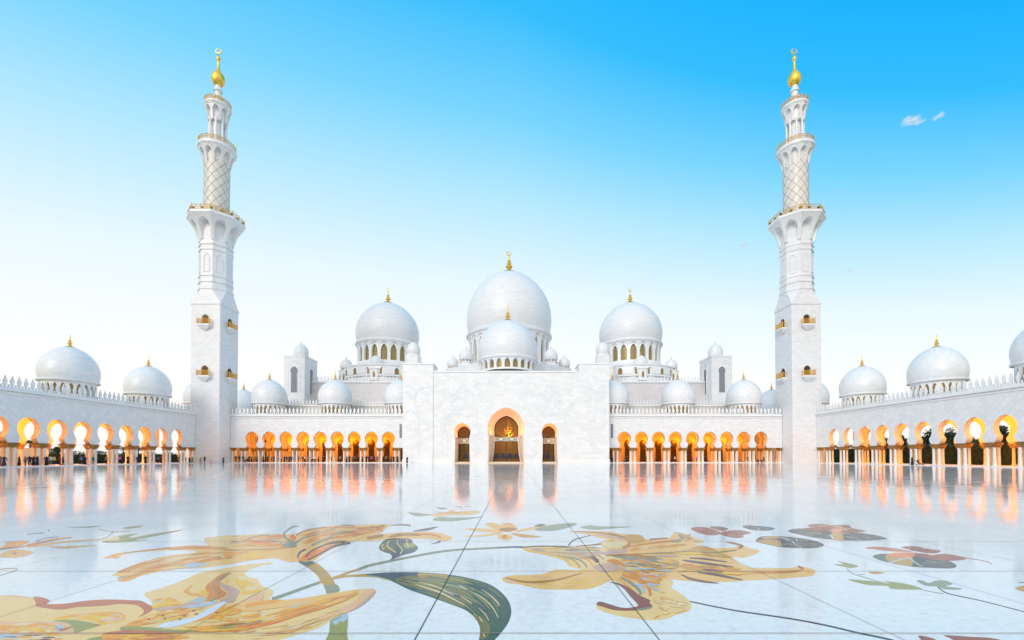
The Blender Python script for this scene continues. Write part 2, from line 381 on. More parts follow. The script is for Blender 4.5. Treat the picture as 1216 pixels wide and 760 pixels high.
ZB=4.05; ZT=12.45
def arealight(name,energy,col,size,parent,loc,direction):   # one-sided lamp face
    d=bpy.data.lights.new(name,'AREA'); d.energy=energy; d.color=col; d.size=size
    o=bpy.data.objects.new(name,d); COL.objects.link(o); o.rotation_euler=Vector(direction).to_track_quat('-Z','Y').to_euler(); put(o,parent,Vector(loc)); return o
ARCH=keyhole(1.62,ZB,1.2,5.05,1.76,6.55,8.45)
def arcade(name,label,group,T,base,centers,u0,u1,pitch,inner_u,W2,far_open,wallmat,lamps):
    """T maps (u along the front, w into the building, z) to world metres"""
    t=tag(empty(name,base),label,'arcade',group)
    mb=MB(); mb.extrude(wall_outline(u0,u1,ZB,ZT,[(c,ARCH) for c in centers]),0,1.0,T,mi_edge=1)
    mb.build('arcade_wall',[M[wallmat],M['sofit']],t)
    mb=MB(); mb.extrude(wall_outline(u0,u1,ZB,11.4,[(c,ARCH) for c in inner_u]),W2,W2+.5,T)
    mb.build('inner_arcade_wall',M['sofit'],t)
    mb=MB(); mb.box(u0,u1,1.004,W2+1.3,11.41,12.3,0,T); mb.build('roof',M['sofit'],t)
    mb=MB(); mb.box(u0,u1,-.55,W2+1.6,-.05,.14,0,T); mb.build('step',M['trim'],t)
    mb=MB()
    mb.box(u0,u1,-.16,-.004,ZT-.45,ZT-.2,0,T); mb.box(u0,u1,-.34,.5,ZT+.004,ZT+.42,0,T)
    mb.build('cornice',M['trim'],t)
    mb=MB(); merlons(mb,T,u0,u1,ZT+.55,-.05,1.12); mb.build('parapet',M['trim'],t)
    if not far_open:
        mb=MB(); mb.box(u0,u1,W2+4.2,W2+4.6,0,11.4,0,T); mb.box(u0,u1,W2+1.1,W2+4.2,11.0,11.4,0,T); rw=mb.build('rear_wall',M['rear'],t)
        small=keyhole(.95,.15,.8,4.3,1.05,5.4,6.75,n=12)
        for c in inner_u:
            mb=MB(); mb.extrude([(c+1.3+u,z) for u,z in small],W2+4.19,W2+4.1,T); mb.build('dark_doorway',M['bronze'],rw)
            if u0+2<c+2.29<u1-2:
                b_=MB(); b_.lathe([(.03,-.3),(.16,-.2),(.18,.1),(.05,.16)],8); b_=b_.build('rear_lamp',M['lamp'],t,T(c+2.29,W2+1.7,6.2))
                arealight('rear_lamp_light',LAMP*.4,LCOL,.6,b_,T(c+2.29,W2+2.0,6.2),Vector(T(0,1,0))-Vector(T(0,0,0)))
    # piers: two columns in front, two behind, one gilded capital block across them
    cp=MB(); cp.lathe([(.33,0),(.33,.14),(.27,.26),(.235,.32),(.22,1.6),(.205,3.2)],12,close=False)
    col0=None; colh=None; k=0
    def pier(uc,w,halfw,first):
        nonlocal col0,k,colh
        for du in ([-halfw,halfw] if halfw else [0]):
            for dw in ((.26,.94) if first else (.5,)):
                p=T(uc+du,w+dw,.14)
                if not first or dw>.9:
                    if colh is None: colh=cp.build('column',M['sofit'],t,p,smooth=40)  # these columns have the orange lamp glow in their colour
                    else: again(colh,t,p)
                    continue
                if col0 is None: col0=cp.build('column',M['column'],t,p,smooth=40)
                else: again(col0,t,p)
        b=MB(); hw=halfw+.30
        def ring(e,z): return [T(uc+a*(hw+e),w+(.60+bb*(.58+e) if first else .42+bb*(.36+e)),z) for a,bb in ((-1,-1),(1,-1),(1,1),(-1,1))]
        rr=[ring(-.06,3.22),ring(-.02,3.36),ring(.02,3.6),ring(.13,3.86),ring(.16,3.9),ring(.16,4.04)]
        vs=sum(rr,[]); fs=[(3,2,1,0),tuple(20+i for i in range(4))]
        for j in range(5):
            for i in range(4): fs.append((j*4+i,j*4+(i+1)%4,(j+1)*4+(i+1)%4,(j+1)*4+i))
        b.add(vs,fs); b.build('capital',M['capital'],t)
    cs=sorted(centers)
    piers=[cs[0]-pitch/2]+[c+pitch/2 for c in cs]
    for p in piers: pier(p,0,.52,True)
    for e in (u0,u1):                                     # half piers against the ends
        q=e+(.45 if e==u0 else -.45)
        if min(abs(q-p) for p in piers)>1.3: pier(q,0,0,True)
    ic=sorted(inner_u)
    for p in [ic[0]-pitch/2]+[c+pitch/2 for c in ic]: pier(p,W2,.45,False)
    # hanging lanterns, one in each bay
    lb=MB(); lb.tube([(0,0,0),(0,0,1.6)],.025,5,1); lb.lathe([(.02,-.5),(.16,-.42),(.2,-.1),(.1,.02),(.03,.05)],10,mi=0,close=False)
    l0=None
    for i,c in enumerate(lamps):
        p=T(c,4.6,9.8)
        if l0 is None: l=l0=lb.build('lantern',[M['lamp'],M['dark']],t,p,smooth=40)
        else: l=again(l0,t,p)
        arealight('lantern_light',LAMP*(2.0 if far_open else 1.05),LCOL,1.2,l,T(c,4.6,10.0),(0,0,1))
    bk=MB(); bk.lathe([(.03,-.25),(.15,-.15),(.17,.12),(.05,.18)],8); b0=None
    for p in piers:                                       # bracket lamps on the inner side of the piers
        q=T(p,1.24,6.4)
        if b0 is None: l=b0=bk.build('bracket_lamp',M['lamp'],t,q)
        else: l=again(b0,t,q)
        arealight('bracket_light',LAMP*(.8 if far_open else .36),LCOL,.5,l,T(p,1.5,6.3),Vector(T(0,1,-.15))-Vector(T(0,0,0)))
    return t
LAMP=320; LCOL=(1,.37,.008)
YB=118.5; XS=80.15
ARC={}
for s,side in ((-1,'left'),(1,'right')):
    T=(lambda u,w,z,s=s:(s*u,YB+w,z))
    cs=[31.65+4.58*i for i in range(9)]
    inn=[c+3.0 for c in cs if c+3.0<71.5]+[cs[0]-1.58]
    lab='white arcade of nine lit arches between the entrance portal and the %s minaret'%side
    a=arcade('portal_arcade',lab,'arcades lining the courtyard',T,(s*50.3,YB,0),cs,27.0,74.0,4.58,inn,9.3,False,'wall_fine',[c for c in cs]); ARC['b'+side]=a
    mb=MB(); mb.box(s*28.65,s*28.0,YB-.03,YB-.006,6.7,10.4); mb.build('slot_window',M['niche'],a)
    T=(lambda u,w,z,s=s:(s*(XS+w),u,z))
    cs=[107.8-4.7*i for i in range(14)]
    lab='long white arcade of lit arches running along the %s side of the courtyard'%side
    a=arcade('courtyard_arcade',lab,'arcades lining the courtyard',T,(s*XS,80,0),cs,cs[-1]-3.6,113.95,4.7,cs,9.3,True,'wall_diamond',cs); ARC['s'+side]=a
    mb=MB(); e=cs[-1]-3.6; mb.box(s*XS,s*(XS+10.4),e-.6,e-.004,0,ZT); mb.build('end_wall',M['wall'],a)
# grid of arcade domes
for s,side in ((-1,'left'),(1,'right')):
    for y in (104.2,85.7,67.2,141.0,122.6): dome(ARC['s'+side],(s*84.35,y,16.45),4.5,6.75,3.6,22,2.5,drum_r=.88)
    for x in (65.9,47.6,29.4): dome(ARC['b'+side],(s*x,122.6,16.45),4.5,6.75,3.6,22,2.5,drum_r=.88)
    mb=MB(); mb.box(s*74.1,s*90.5,124.0,150,0,12.3); mb.build('rear_wing',M['wall'],ARC['s'+side])
    T=(lambda u,w,z,s=s:(s*u,124.2+w,z))
    mb=MB()
    # low square kerbs round the drums seen above the roof, with their own small merlons
    for y in (141.0,):
        merlons(mb,lambda u,w,z,s=s,y=y:(s*u,y-5.2+w,z),79.4,89.4,14.6,0,.8); mb.box(s*79.4,s*89.4,y-5.2,y+5,12.3,14.5)
    mb.build('dome_kerb',M['trim'],ARC['s'+side])

# ---------------------------------------------------------------- minarets
def minaret(cx,cy,s,label):
    t=tag(empty('minaret',(cx,cy,0)),label,'minaret','minarets at the courtyard corners')
    h=3.79; C=(cx,cy)
    mb=MB(); b=.12
    def sq(e): return [(cx-e+b,cy-e),(cx+e-b,cy-e),(cx+e,cy-e+b),(cx+e,cy+e-b),(cx+e-b,cy+e),(cx-e+b,cy+e),(cx-e,cy+e-b),(cx-e,cy-e+b)]
    def loft(mb,rings,mi=0):
        n=len(rings[0][0]); vs=[(x,y,z) for r,z in rings for x,y in r]
        fs=[(j*n+k,j*n+(k+1)%n,(j+1)*n+(k+1)%n,(j+1)*n+k) for j in range(len(rings)-1) for k in range(n)]
        mb.add(vs,fs,mi)
    loft(mb,[(sq(h+.12),-.1),(sq(h+.12),.9),(sq(h),1.0),(sq(h),41.2),(sq(h+.16),41.25),(sq(h+.16),41.65),(sq(h+.02),41.7)])
    mb.build('base_shaft',M['wall_fine'],t)
    def octo(af):                                        # octagon, across-flats radius af, flats facing the axes
        r=af/math.cos(PI/8); return [(cx+r*math.cos(PI/8+PI/4*k),cy+r*math.sin(PI/8+PI/4*k)) for k in range(8)]
    mb=MB()
    sq8=[(cx+h,cy-h*.99),(cx+h,cy+h*.99),(cx+h*.99,cy+h),(cx-h*.99,cy+h),(cx-h,cy+h*.99),(cx-h,cy-h*.99),(cx-h*.99,cy-h),(cx+h*.99,cy-h)]
    o=lambda af:[octo(af)[i] for i in (7,0,1,2,3,4,5,6)]
    loft(mb,[(sq8,41.7),(o(3.72),45.2),(o(3.86),45.3),(o(3.86),45.8),(o(3.62),45.9),(o(3.62),47.2),(o(3.8),47.25),(o(3.8),47.6),(o(3.62),47.7),(o(3.62),48.7),(o(3.78),48.8),(o(3.78),49.1),(o(3.6),49.2),
             (o(3.6),55.6),(o(3.76),55.7),(o(3.76),56.0),(o(3.6),56.1),(o(3.6),57.0),(o(3.78),57.1),(o(3.78),57.5),(o(3.55),57.6),(o(3.55),64.6)])
    mb.build('octagonal_shaft',M['wall_fine'],t)
    mb=MB()                                              # blind arch mouldings on the eight faces
    for k in range(8):
        a=PI/4*k; n=Vector((math.cos(a),math.sin(a),0)); q=Vector((-math.sin(a),math.cos(a),0)); c=Vector((cx,cy,0))+n*3.63
        pts=[c+q*u+Vector((0,0,z)) for u,z in [(-.72,49.9)]+[(-.72*math.cos(i/8*PI/2),53.4+1.2*(.75*math.sin(i/8*PI/2)+.25*i/8)) for i in range(9)]]
        pts+= [c+q*u+Vector((0,0,z)) for u,z in [(.72*math.cos(i/8*PI/2),53.4+1.2*(.75*math.sin(i/8*PI/2)+.25*i/8)) for i in range(7,-1,-1)]+[(.72,49.9)]]
        mb.tube(pts+[pts[0]],.085,5,caps=False)
    mb.build('blind_arches',M['relief'],t,smooth=60)
    # first gallery: octagonal flare of pointed arches
    def flare(r0,r1): return lambda x:r0+(r1-r0)*(.25*x+.75*x*x)
    def gallery(zf0,zf1,zd,rail,r0,r1,n,poly,depth,rin):
        mb=MB(); k=1/math.cos(PI/8) if poly else 1
        rot=PI/8-PI/8 if not poly else PI/8
        arch_ring(mb,n,flare(r0*k,r1*k),zf0,zf1,depth,half=.74,spring=.52,apex=.86,c=C,rot=rot,poly=poly,rin=lambda x:rin)
        mb.lathe([(r1*k,zf1),(r1*k*1.02,zf1+.12),(r1*k*1.02,zd-.12),(r1*k,zd),(rin,zd)],n if poly else 48,c=C,rot=rot,close=False)
        mb.lathe([(rin,zf1-.1),(r1*k,zf1)],n if poly else 48,c=C,rot=rot,close=False)
        mb.build('gallery',M['trim'],t,smooth=30)
        mb=MB(); R=r1*k*.97; m=n*4 if poly else 32
        P=[]
        for i in range(m):
            if poly:
                j,f=divmod(i,4); a0=rot+2*PI*j/n; a1=rot+2*PI*(j+1)/n
                P.append(Vector((cx+R*(math.cos(a0)*(1-f/4)+math.cos(a1)*f/4),cy+R*(math.sin(a0)*(1-f/4)+math.sin(a1)*f/4),0)))
            else: P.append(Vector((cx+R*math.cos(2*PI*i/m),cy+R*math.sin(2*PI*i/m),0)))
        for hgt,rr in ((rail,.07),(rail*.55,.045),(rail*.12,.045)):
            mb.tube([p+Vector((0,0,zd+hgt)) for p in P+[P[0]]],rr,5,caps=False)
        for i,p in enumerate(P):
            mb.tube([p+Vector((0,0,zd)),p+Vector((0,0,zd+rail*(1.25 if i%2==0 else 1)))],.09 if i%2==0 else .05,5)
            q=P[(i+1)%m]
            mb.tube([p+Vector((0,0,zd+rail*.12)),q+Vector((0,0,zd+rail*.95))],.035,4); mb.tube([q+Vector((0,0,zd+rail*.12)),p+Vector((0,0,zd+rail*.95))],.035,4)
        mb.build('gallery_railing',M['gold_rail'],t,smooth=50)
        return P
    P=gallery(58.4,64.1,64.9,1.25,3.75,6.15,8,True,.4,3.56)
    # flood lights along the first gallery
    fb=MB(); fb.box(-.28,.28,-.22,.22,.25,.75); fb.tube([(0,0,0),(0,0,.3)],.06,5); fb.lathe([(.2,0),(.26,.16)],8,z=.72)
    f0=None
    for i in range(0,32,2):
        p=P[i]; q=Vector((cx,cy,0))+(p-Vector((cx,cy,0)))*.93; q.z=64.95
        if f0 is None: f0=fb.build('floodlight',M['dark'],t,q)
        else: again(f0,t,q)
    # latticed cylinder
    mb=MB(); mb.lathe([(3.05,64.9),(3.05,65.6),(2.92,65.7),(2.92,80.5),(2.92,84.4)],40,c=C,close=False); mb.build('round_shaft',M['lat_wall'],t,smooth=35)
    mb=MB()
    for k in range(9):
        for d in (-1,1):
            pts=[(cx+2.935*math.cos(2*PI*k/9+d*i/28*4.0),cy+2.935*math.sin(2*PI*k/9+d*i/28*4.0),65.8+14.6*i/28) for i in range(29)]
            mb.tube(pts,.045,4,caps=False)
    mb.build('gold_lattice',M['lattice'],t)
    gallery(79.2,83.6,84.5,1.15,2.98,4.4,10,False,.3,2.9)
    # open lantern of columns
    mb=MB(); mb.lathe([(1.98,91.35),(1.98,95.5)],24,c=C,close=True); mb.lathe([(1.35,84.4),(1.35,92.4)],24,c=C,close=False); mb.build('lantern_core',M['trim'],t,smooth=35)
    cp=MB(); cp.lathe([(.36,0),(.36,.4),(.27,.55),(.25,6.6),(.38,7.2),(.38,7.4)],12,close=False); c0=None
    for k in range(8):
        a=2*PI*(k+.5)/8; p=(cx+1.95*math.cos(a),cy+1.95*math.sin(a),84.5)
        if c0 is None: c0=cp.build('lantern_column',M['trim'],t,p,smooth=40)
        else: again(c0,t,p)
    gallery(91.3,95.4,96.0,1.05,2.28,3.15,8,False,.3,2.0)
    mb=MB(); mb.lathe([(1.3,96.0),(1.3,96.8),(.9,97.0),(.85,98.0),(1.15,98.2),(1.15,98.6),(.8,98.8),(.75,100),(1.05,100.2),(1.05,100.7),(.7,101),(.7,101.9)],24,c=C,close=False); mb.build('neck',M['trim'],t,smooth=30)
    mb=MB(); mb.lathe([(.7,101.7),(1.0,102),(1.42,102.7),(1.58,103.5),(1.5,104.3),(1.15,105.0),(.7,105.6),(.42,106.2),(.3,107.2),(.22,108.4),(.3,108.6),(.5,109.0),(.55,109.3),(.4,109.7),(.15,109.95),(.1,110.6),(0,110.7)],24,c=C,close=False)
    pts=[];rs=[]
    for i in range(19):
        a=R_(70+12)+R_(336)*i/18; pts.append((cx+.7*math.cos(a),cy,111.35+.7*math.sin(a))); rs.append(.05+.13*math.sin(PI*i/18))
    mb.tube(pts,rs,6); mb.build('gilded_finial',M['gold'],t,smooth=50)
    # balconies: two on each face
    pa=[(-.85,0)]+[(-.85*math.cos(i/8*PI/2),1.6+1.0*(.8*math.sin(i/8*PI/2)+.2*i/8)) for i in range(9)]; pa+= [(-u,z) for u,z in pa[-2::-1]]
    for k in range(4):
        a=-PI/2+PI/2*k; n=Vector((math.cos(a),math.sin(a),0)); q=Vector((-math.sin(a),math.cos(a),0))
        for z0 in (22.6,35.9):
            Tb=lambda u,w,z,n=n,q=q,z0=z0: tuple(Vector((cx,cy,z0+z))+n*(h+.01-w)+q*u)
            mb=MB()
            for j,(u,w,za,zb2) in enumerate(((1.6,-1.15,-.45,-.05),(1.3,-.9,-.8,-.45),(1.0,-.62,-1.1,-.8),(.65,-.38,-1.35,-1.1),(.3,-.2,-1.55,-1.35))):
                mb.box(-u,u,w,0,za,zb2,0,Tb)
            bal=mb.build('balcony',M['trim'],t)
            mb=MB(); mb.extrude(pa,-.02,-.05,Tb); mb.build('balcony_door',M['bronze'],bal)
            mb=MB(); fr=[(u*1.2,z*1.06) for u,z in pa]
            mb.tube([Tb(u,-.06,z) for u,z in fr],.1,5); mb.build('door_frame',M['trim'],bal)
            mb=MB(); rp=[(-1.5,0),(-1.5,-1.05),(1.5,-1.05),(1.5,0)]
            for hz,r in ((.08,.05),(.6,.04),(1.2,.07)): mb.tube([Tb(u,w,hz) for u,w in rp],r,5)
            line=[(-1.5,-.5)]+[(-1.5+3.0*i/10,-1.05) for i in range(11)]+[(1.5,-.5)]
            for i,(u,w) in enumerate(line): mb.tube([Tb(u,w,-.05),Tb(u,w,1.2+(.3 if i in (1,6,11) else 0))],.11 if i in (1,6,11) else .055,5)
            mb.build('railing',M['gold_rail'],bal)
    return t
m,nt,b=newmat('pale_lattice_stone'); g=N(nt,'ShaderNodeNewGeometry'); n_=noise(nt,g.outputs['Position'],.8,5)
nt.links.new(mixc(nt,.2,(.78,.75,.70),ramp(nt,n_,[(.3,(.6,.6,.6)),(.7,(1,1,1))]),'MULTIPLY'),b.inputs['Base Color']); b.inputs['Roughness'].default_value=.4; M['lat_wall']=m
M['lattice']=plain('ochre_lattice',(.50,.33,.13),.4,.3)
minaret(-77.86,117.8,-1,'tall white minaret with gold balconies at the left corner of the courtyard')
minaret(77.86,117.8,1,'tall white minaret with gold balconies at the right corner of the courtyard')

# ---------------------------------------------------------------- entrance portal
YP=114.5
portal=tag(empty('entrance_portal',(0,YP,0)),'broad white marble entrance block with three tall arched glass doorways','portal')
TP=lambda u,w,z:(u,YP+w,z)
big_o=keyhole(4.62,-.02,4.5,7.0,4.80,9.2,14.5,pt=.30); big_i=keyhole(3.62,.35,2.95,6.85,3.2,9.1,12.55,pt=.30)
sm_o=keyhole(1.98,-.02,1.85,6.7,2.12,8.2,10.45,pt=.25); sm_i=keyhole(1.55,.35,1.4,6.5,1.66,8.0,9.75,pt=.25)
XD=11.35
out=[(-18.9,-.1)]
for c,a in ((-XD,sm_o),(0,big_o),(XD,sm_o)): out+= [(c+u,z) for u,z in [(a[0][0],-.1)]+a+[(a[-1][0],-.1)]]
out+= [(18.9,-.1),(18.9,23.6),(-18.9,23.6)]
mb=MB(); mb.extrude(out,0,1.0,TP,back=False)
mb.box(-18.9,18.9,1.0,16,22.6,23.59,0,TP)
mb.build('facade_wall',M['wall'],portal)
mb=MB(); mb.box(-18.7,18.7,-.22,-.004,-.1,.55,0,TP)
mb=MB()
for s in (-1,1):
    for x0,x1 in ((2.2,8.9),): pass
for s in (-1,1):
    mb=MB(); x0,x1=s*18.9,s*26.7
    mb.box(min(x0,x1),max(x0,x1),-.25,6.0,-.1,25.6,0,TP)
    mb.build('pylon',M['wall'],portal)
    mb=MB(); xs=sorted((s*18.7,s*26.9)); mb.box(xs[0],xs[1],-.42,6.2,25.6,25.9,0,TP); mb.build('pylon_cap',M['trim'],portal)
    mb=MB(); xs=sorted((s*18.9,s*26.7)); mb.box(xs[0],xs[1],6.004,19.5,-.1,22.5,0,TP); mb.build('side_wall',M['wall'],portal)
mb=MB(); mb.box(-18.85,18.85,-.2,.9,23.604,23.95,0,TP); mb.build('cornice',M['trim'],portal)
# plinth band along the foot
segs=[(-26.95,-XD-2.15),(-XD+2.15,-4.9),(4.9,XD-2.15),(XD+2.15,26.95)]
for a,b_ in segs:
    for x0,x1,w in ((a,b_,-.12),):
        for xa,xb,ww in ((max(x0,-18.9),min(x1,18.9),-.12),) :
            if xb>xa:
                mb=MB(); mb.box(xa,xb,ww,-.004,-.05,1.0,0,TP); mb.build('plinth_band',M['trim'],portal)
for s in (-1,1):
    xs=sorted((s*18.95,s*26.82)); mb=MB(); mb.box(xs[0],xs[1],-.38,-.254,-.05,1.0,0,TP); mb.build('plinth_band',M['trim'],portal)
Q=4.4
M['reveal']=marble_plain('lamplit_reveal_marble',(.80,.64,.50),.35)  # warm lamp light painted into the marble of the reveals
LDOOR=95
def doorway(c,o,i,wide,name,label):
    # splayed reveal from the facade back to the glazed screen
    mb=MB(); n=len(o)
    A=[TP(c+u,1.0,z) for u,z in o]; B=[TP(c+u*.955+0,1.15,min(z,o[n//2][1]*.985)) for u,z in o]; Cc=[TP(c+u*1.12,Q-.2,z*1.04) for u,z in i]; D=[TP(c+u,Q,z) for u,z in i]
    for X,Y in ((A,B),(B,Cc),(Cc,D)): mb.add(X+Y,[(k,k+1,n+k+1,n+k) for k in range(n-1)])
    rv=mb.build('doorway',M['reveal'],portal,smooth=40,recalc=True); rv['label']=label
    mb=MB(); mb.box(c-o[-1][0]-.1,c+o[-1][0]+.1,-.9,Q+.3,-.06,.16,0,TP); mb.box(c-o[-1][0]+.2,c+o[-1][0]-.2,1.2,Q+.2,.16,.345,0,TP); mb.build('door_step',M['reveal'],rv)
    mb=MB(); tri=geometry.tessellate_polygon([[Vector((u,z,0)) for u,z in i]]); mb.add([TP(c+u,Q+.06,z) for u,z in i],tri); mb.build('door_glass',M['glass'],rv)
    mb=MB(); mb.tube([TP(c+u*.985,Q-.02,z) for u,z in i],.12,6)
    hw=i[0][0]*-1
    zb0,zb1=(5.75,7.0) if wide else (5.05,6.75)
    hn=hw*(.83 if wide else .92)
    for x in ([-hw*.5,-.08,.08,hw*.5] if wide else [-hw*.05]): mb.box(c+x-.05,c+x+.05,Q-.06,Q+.04,.35,zb0,0,TP)
    for z in ((.45,1.6,3.6) if wide else (.45,3.2)): mb.box(c-hw*.96,c+hw*.96,Q-.05,Q+.035,z,z+.1,0,TP)
    # radiating bars in the arch head
    zc=(zb1+i[len(i)//2][1])/2-.2; r=i[len(i)//2][1]-zc
    for k in range(8):
        a=PI*2*k/8+.2; L=min(1.0,.9)*(2.6 if wide else 1.3); L=L if math.sin(a)>=-.1 else L*.8
        mb.tube([TP(c,Q-.01,zc),TP(c+L*math.cos(a)*.95,Q-.01,zc+L*math.sin(a))],.04,4)
    for rr in ((1.0,2.0) if wide else (.6,1.1)): mb.tube([TP(c+rr*math.cos(2*PI*k/16),Q-.01,zc+rr*math.sin(2*PI*k/16)) for k in range(17)],.045,4,caps=False)
    mb.build('door_frame',M['bronze'],rv,smooth=50)
    mb=MB(); inside=[(u,z) for u,z in i]
    def halfw(z):
        best=.01
        for (ua,za),(ub,zb_) in zip(inside[:len(inside)//2],inside[1:len(inside)//2+1]):
            if min(za,zb_)<=z<=max(za,zb_) and abs(zb_-za)>1e-6: best=max(best,-(ua+(ub-ua)*(z-za)/(zb_-za)))
        return best
    stp=.42 if wide else .34; ztop=inside[len(inside)//2][1]
    zz_=.5
    while zz_<ztop-.3:                                    # gilded diamond lattice with small rosettes
        hw_=halfw(zz_)-.15; nx=int(hw_/stp)
        for kx in range(-nx,nx+1):
            x=kx*stp+(stp/2 if int(round(zz_/stp))%2 else 0)
            if abs(x)>hw_: continue
            for ddx in (-1,1):
                if abs(x+ddx*stp/2)<halfw(min(zz_+stp,ztop-.05))-.08: mb.tube([TP(c+x,Q+.0,zz_),TP(c+x+ddx*stp/2,Q+.0,zz_+stp)],.03,4)
            mb.lathe([(0,-.07),(.075,0),(0,.07)],5,c=(c+x,YP+Q),z=zz_,close=False)
        zz_+=stp
    mb.build('door_lattice',M['goldbronze'],rv)
    mb=MB()
    if wide: mb.extrude([(c-hw*.98,zb0),(c-hw*.98,zb0+.2),(c-hn,zb1),(c+hn,zb1),(c+hw*.98,zb0+.2),(c+hw*.98,zb0)],Q-.16,Q-.08,TP)
    else: mb.box(c-hw*.93,c+hw*.93,Q-.16,Q-.08,zb0,zb1,0,TP)
    lb=mb.build('lattice_band',M['cream'],rv)
    mb=MB(); H=zb1-zb0; W=hn*.98; nn=2 if wide else 1
    for j in range(nn):
        x0=c-W+2*W*j/nn; x1=x0+2*W/nn; xm=(x0+x1)/2; zm=(zb0+zb1)/2
        for P_ in ([(x0,zb0),(xm,zb1),(x1,zb0)],[(x0,zb1),(xm,zb0),(x1,zb1)],[(x0,zm),(xm-.3,zb1)],[(x1,zm),(xm+.3,zb1)],[(x0,zm),(xm-.3,zb0)],[(x1,zm),(xm+.3,zb0)],
                   [(xm+.42*math.cos(a*PI/4)*W/nn,zm+.38*H*math.sin(a*PI/4)) for a in range(9)]):
            mb.tube([TP(u,Q-.17,z) for u,z in P_],.05,4)
    for z in (zb0,zb1): mb.tube([TP(c-hn,Q-.17,z),TP(c+hn,Q-.17,z)],.07,4)
    mb.build('lattice_bars',M['bronze'],lb)
    mb=MB()
    for k in range(4 if wide else 1):
        x=(-hw+hw*2*(k+.5)/4) if wide else .25*(1 if c<0 else -1)
        hwp=hw*.205 if wide else .55
        mb.extrude([(c+x-hwp,1.15),(c+x-hwp*1.02,1.7),(c+x-hwp*.6,2.45),(c+x,2.65),(c+x+hwp*.6,2.45),(c+x+hwp*1.02,1.7),(c+x+hwp,1.15)],Q-.12,Q-.07,TP)
    mb.build('glass_reflection_shape',M['navy'],rv)  # dark arched shapes added in place of reflections in the door glass
    for sx in (-1,1):
        x=(4.25 if wide else 1.65)*sx*.93; zz=7.15 if wide else 6.75
        fx=MB(); fx.lathe([(.05,-.12),(.16,-.08),(.18,.05),(.12,.08)],8); f=fx.build('uplight_fitting',M['bronze'],rv,TP(c+x*.96,1.5,zz-.3))
        arealight('uplight',LDOOR*(2.2 if wide else 1),(1,.34,.05),.5,f,TP(c+x*.72,1.9,zz+.1),(-.1*sx,-.05,1))
doorway(0,big_o,big_i,True,'main_doorway','wide central doorway with warm splayed arch and bronze glass doors')
doorway(-XD,sm_o,sm_i,False,'side_doorway','narrow arched doorway left of the main door')
doorway(XD,sm_o,sm_i,False,'side_doorway','narrow arched doorway right of the main door')
# vestibule behind the glass
mb=MB(); mb.box(-16,16,Q+.55,Q+9,-.02,15,0,TP); ve=mb.build('vestibule',M['room'],portal)
ve.data.flip_normals()
# cut: leave the side facing the doors open by removing that face
bm=bmesh.new(); bm.from_mesh(ve.data); bm.faces.ensure_lookup_table()
fr=[f for f in bm.faces if abs(f.normal.y)>.9 and f.calc_center_median().y<YP+Q+1]; bmesh.ops.delete(bm,geom=fr,context='FACES'); bm.to_mesh(ve.data); bm.free()
ch=tag(empty('chandelier',(.6,YP+8.0,6.2)),'glowing gold chandelier of tapering tiers behind the main glass doors','chandelier')
fb=MB(); fb.tube([(.6,YP+8,6.2),(.6,YP+8,14.9)],.06,6); 
beads=MB(); rnd=random.Random(3)
for j in range(15):
    z=7.0+.35*j; r=2.1*(1-j/15)**1.1+.12
    if j%4==0: fb.tube([(.6+r*math.cos(2*PI*k/14),YP+8+r*math.sin(2*PI*k/14),z) for k in range(15)],.035,4,caps=False)
    for k in range(max(4,int(r*9))):
        a=rnd.random()*2*PI; zz=z-rnd.random()*.5; rr=r*(.3+.9*rnd.random()); q=.05+.11*rnd.random()**2
        beads.lathe([(0,-q),(q,0),(0,q)],5,c=(.6+rr*math.cos(a),YP+8+rr*math.sin(a)),z=zz,close=False)
fb.build('chandelier_frame',M['gold'],ch); beads.build('crystal_beads',M['bead'],ch)
arealight('chandelier_light',700,(1,.55,.14),1.5,ch,(.6,YP+7.0,7.5),(0,1,.3))
# carved floral relief on the facade: scrolling stems with leaves, proud of the wall by two centimetres
rnd=random.Random(11)
def leaf(mb,x,z,a,L,w,T,d):
    pts=[(0,0),(.25,.7),(.55,1),(.8,.6),(1,0),(.8,-.6),(.55,-1),(.25,-.7)]
    P=[(x+L*t*math.cos(a)-w*s*math.sin(a)*.5, z+L*t*math.sin(a)+w*s*math.cos(a)*.5) for t,s in pts]
    e=rnd.uniform(0,.03); mb.extrude(P,d,d-.012-e,T)
def clear(x,z):
    x=abs(x); return not((abs(x-XD)<3.3 and z<11.8) or (x<6 and z<15.6) or z>22.2 or 17.9<x<19.9 or x>25.8)
def scroll(x,z,a,curl,length,d,T,mb,depth=0):
    pts=[]; n=26; xx,zz=x,z
    for i in range(n):
        pts.append(T(xx,d-.02,zz)); a+=curl*(i/n)**1.4; st=length/n*(1-.4*i/n); xx+=st*math.cos(a); zz+=st*math.sin(a)
        if not clear(xx,zz): break
        if i%4==2: leaf(mb,xx,zz,a+(.9 if (i//4)%2 else -.9),.75*(1-.35*i/n),.32,T,d)
        if depth<1 and i in (9,16): scroll(xx,zz,a-math.copysign(.9,curl),-curl*1.2,length*.5,d,T,mb,depth+1)
    if len(pts)<3: return
    mb.tube(pts,.045,4)
    if not clear(xx,zz): return
    for k in range(5): leaf(mb,xx,zz,a+2*PI*k/5,.62,.34,T,d)
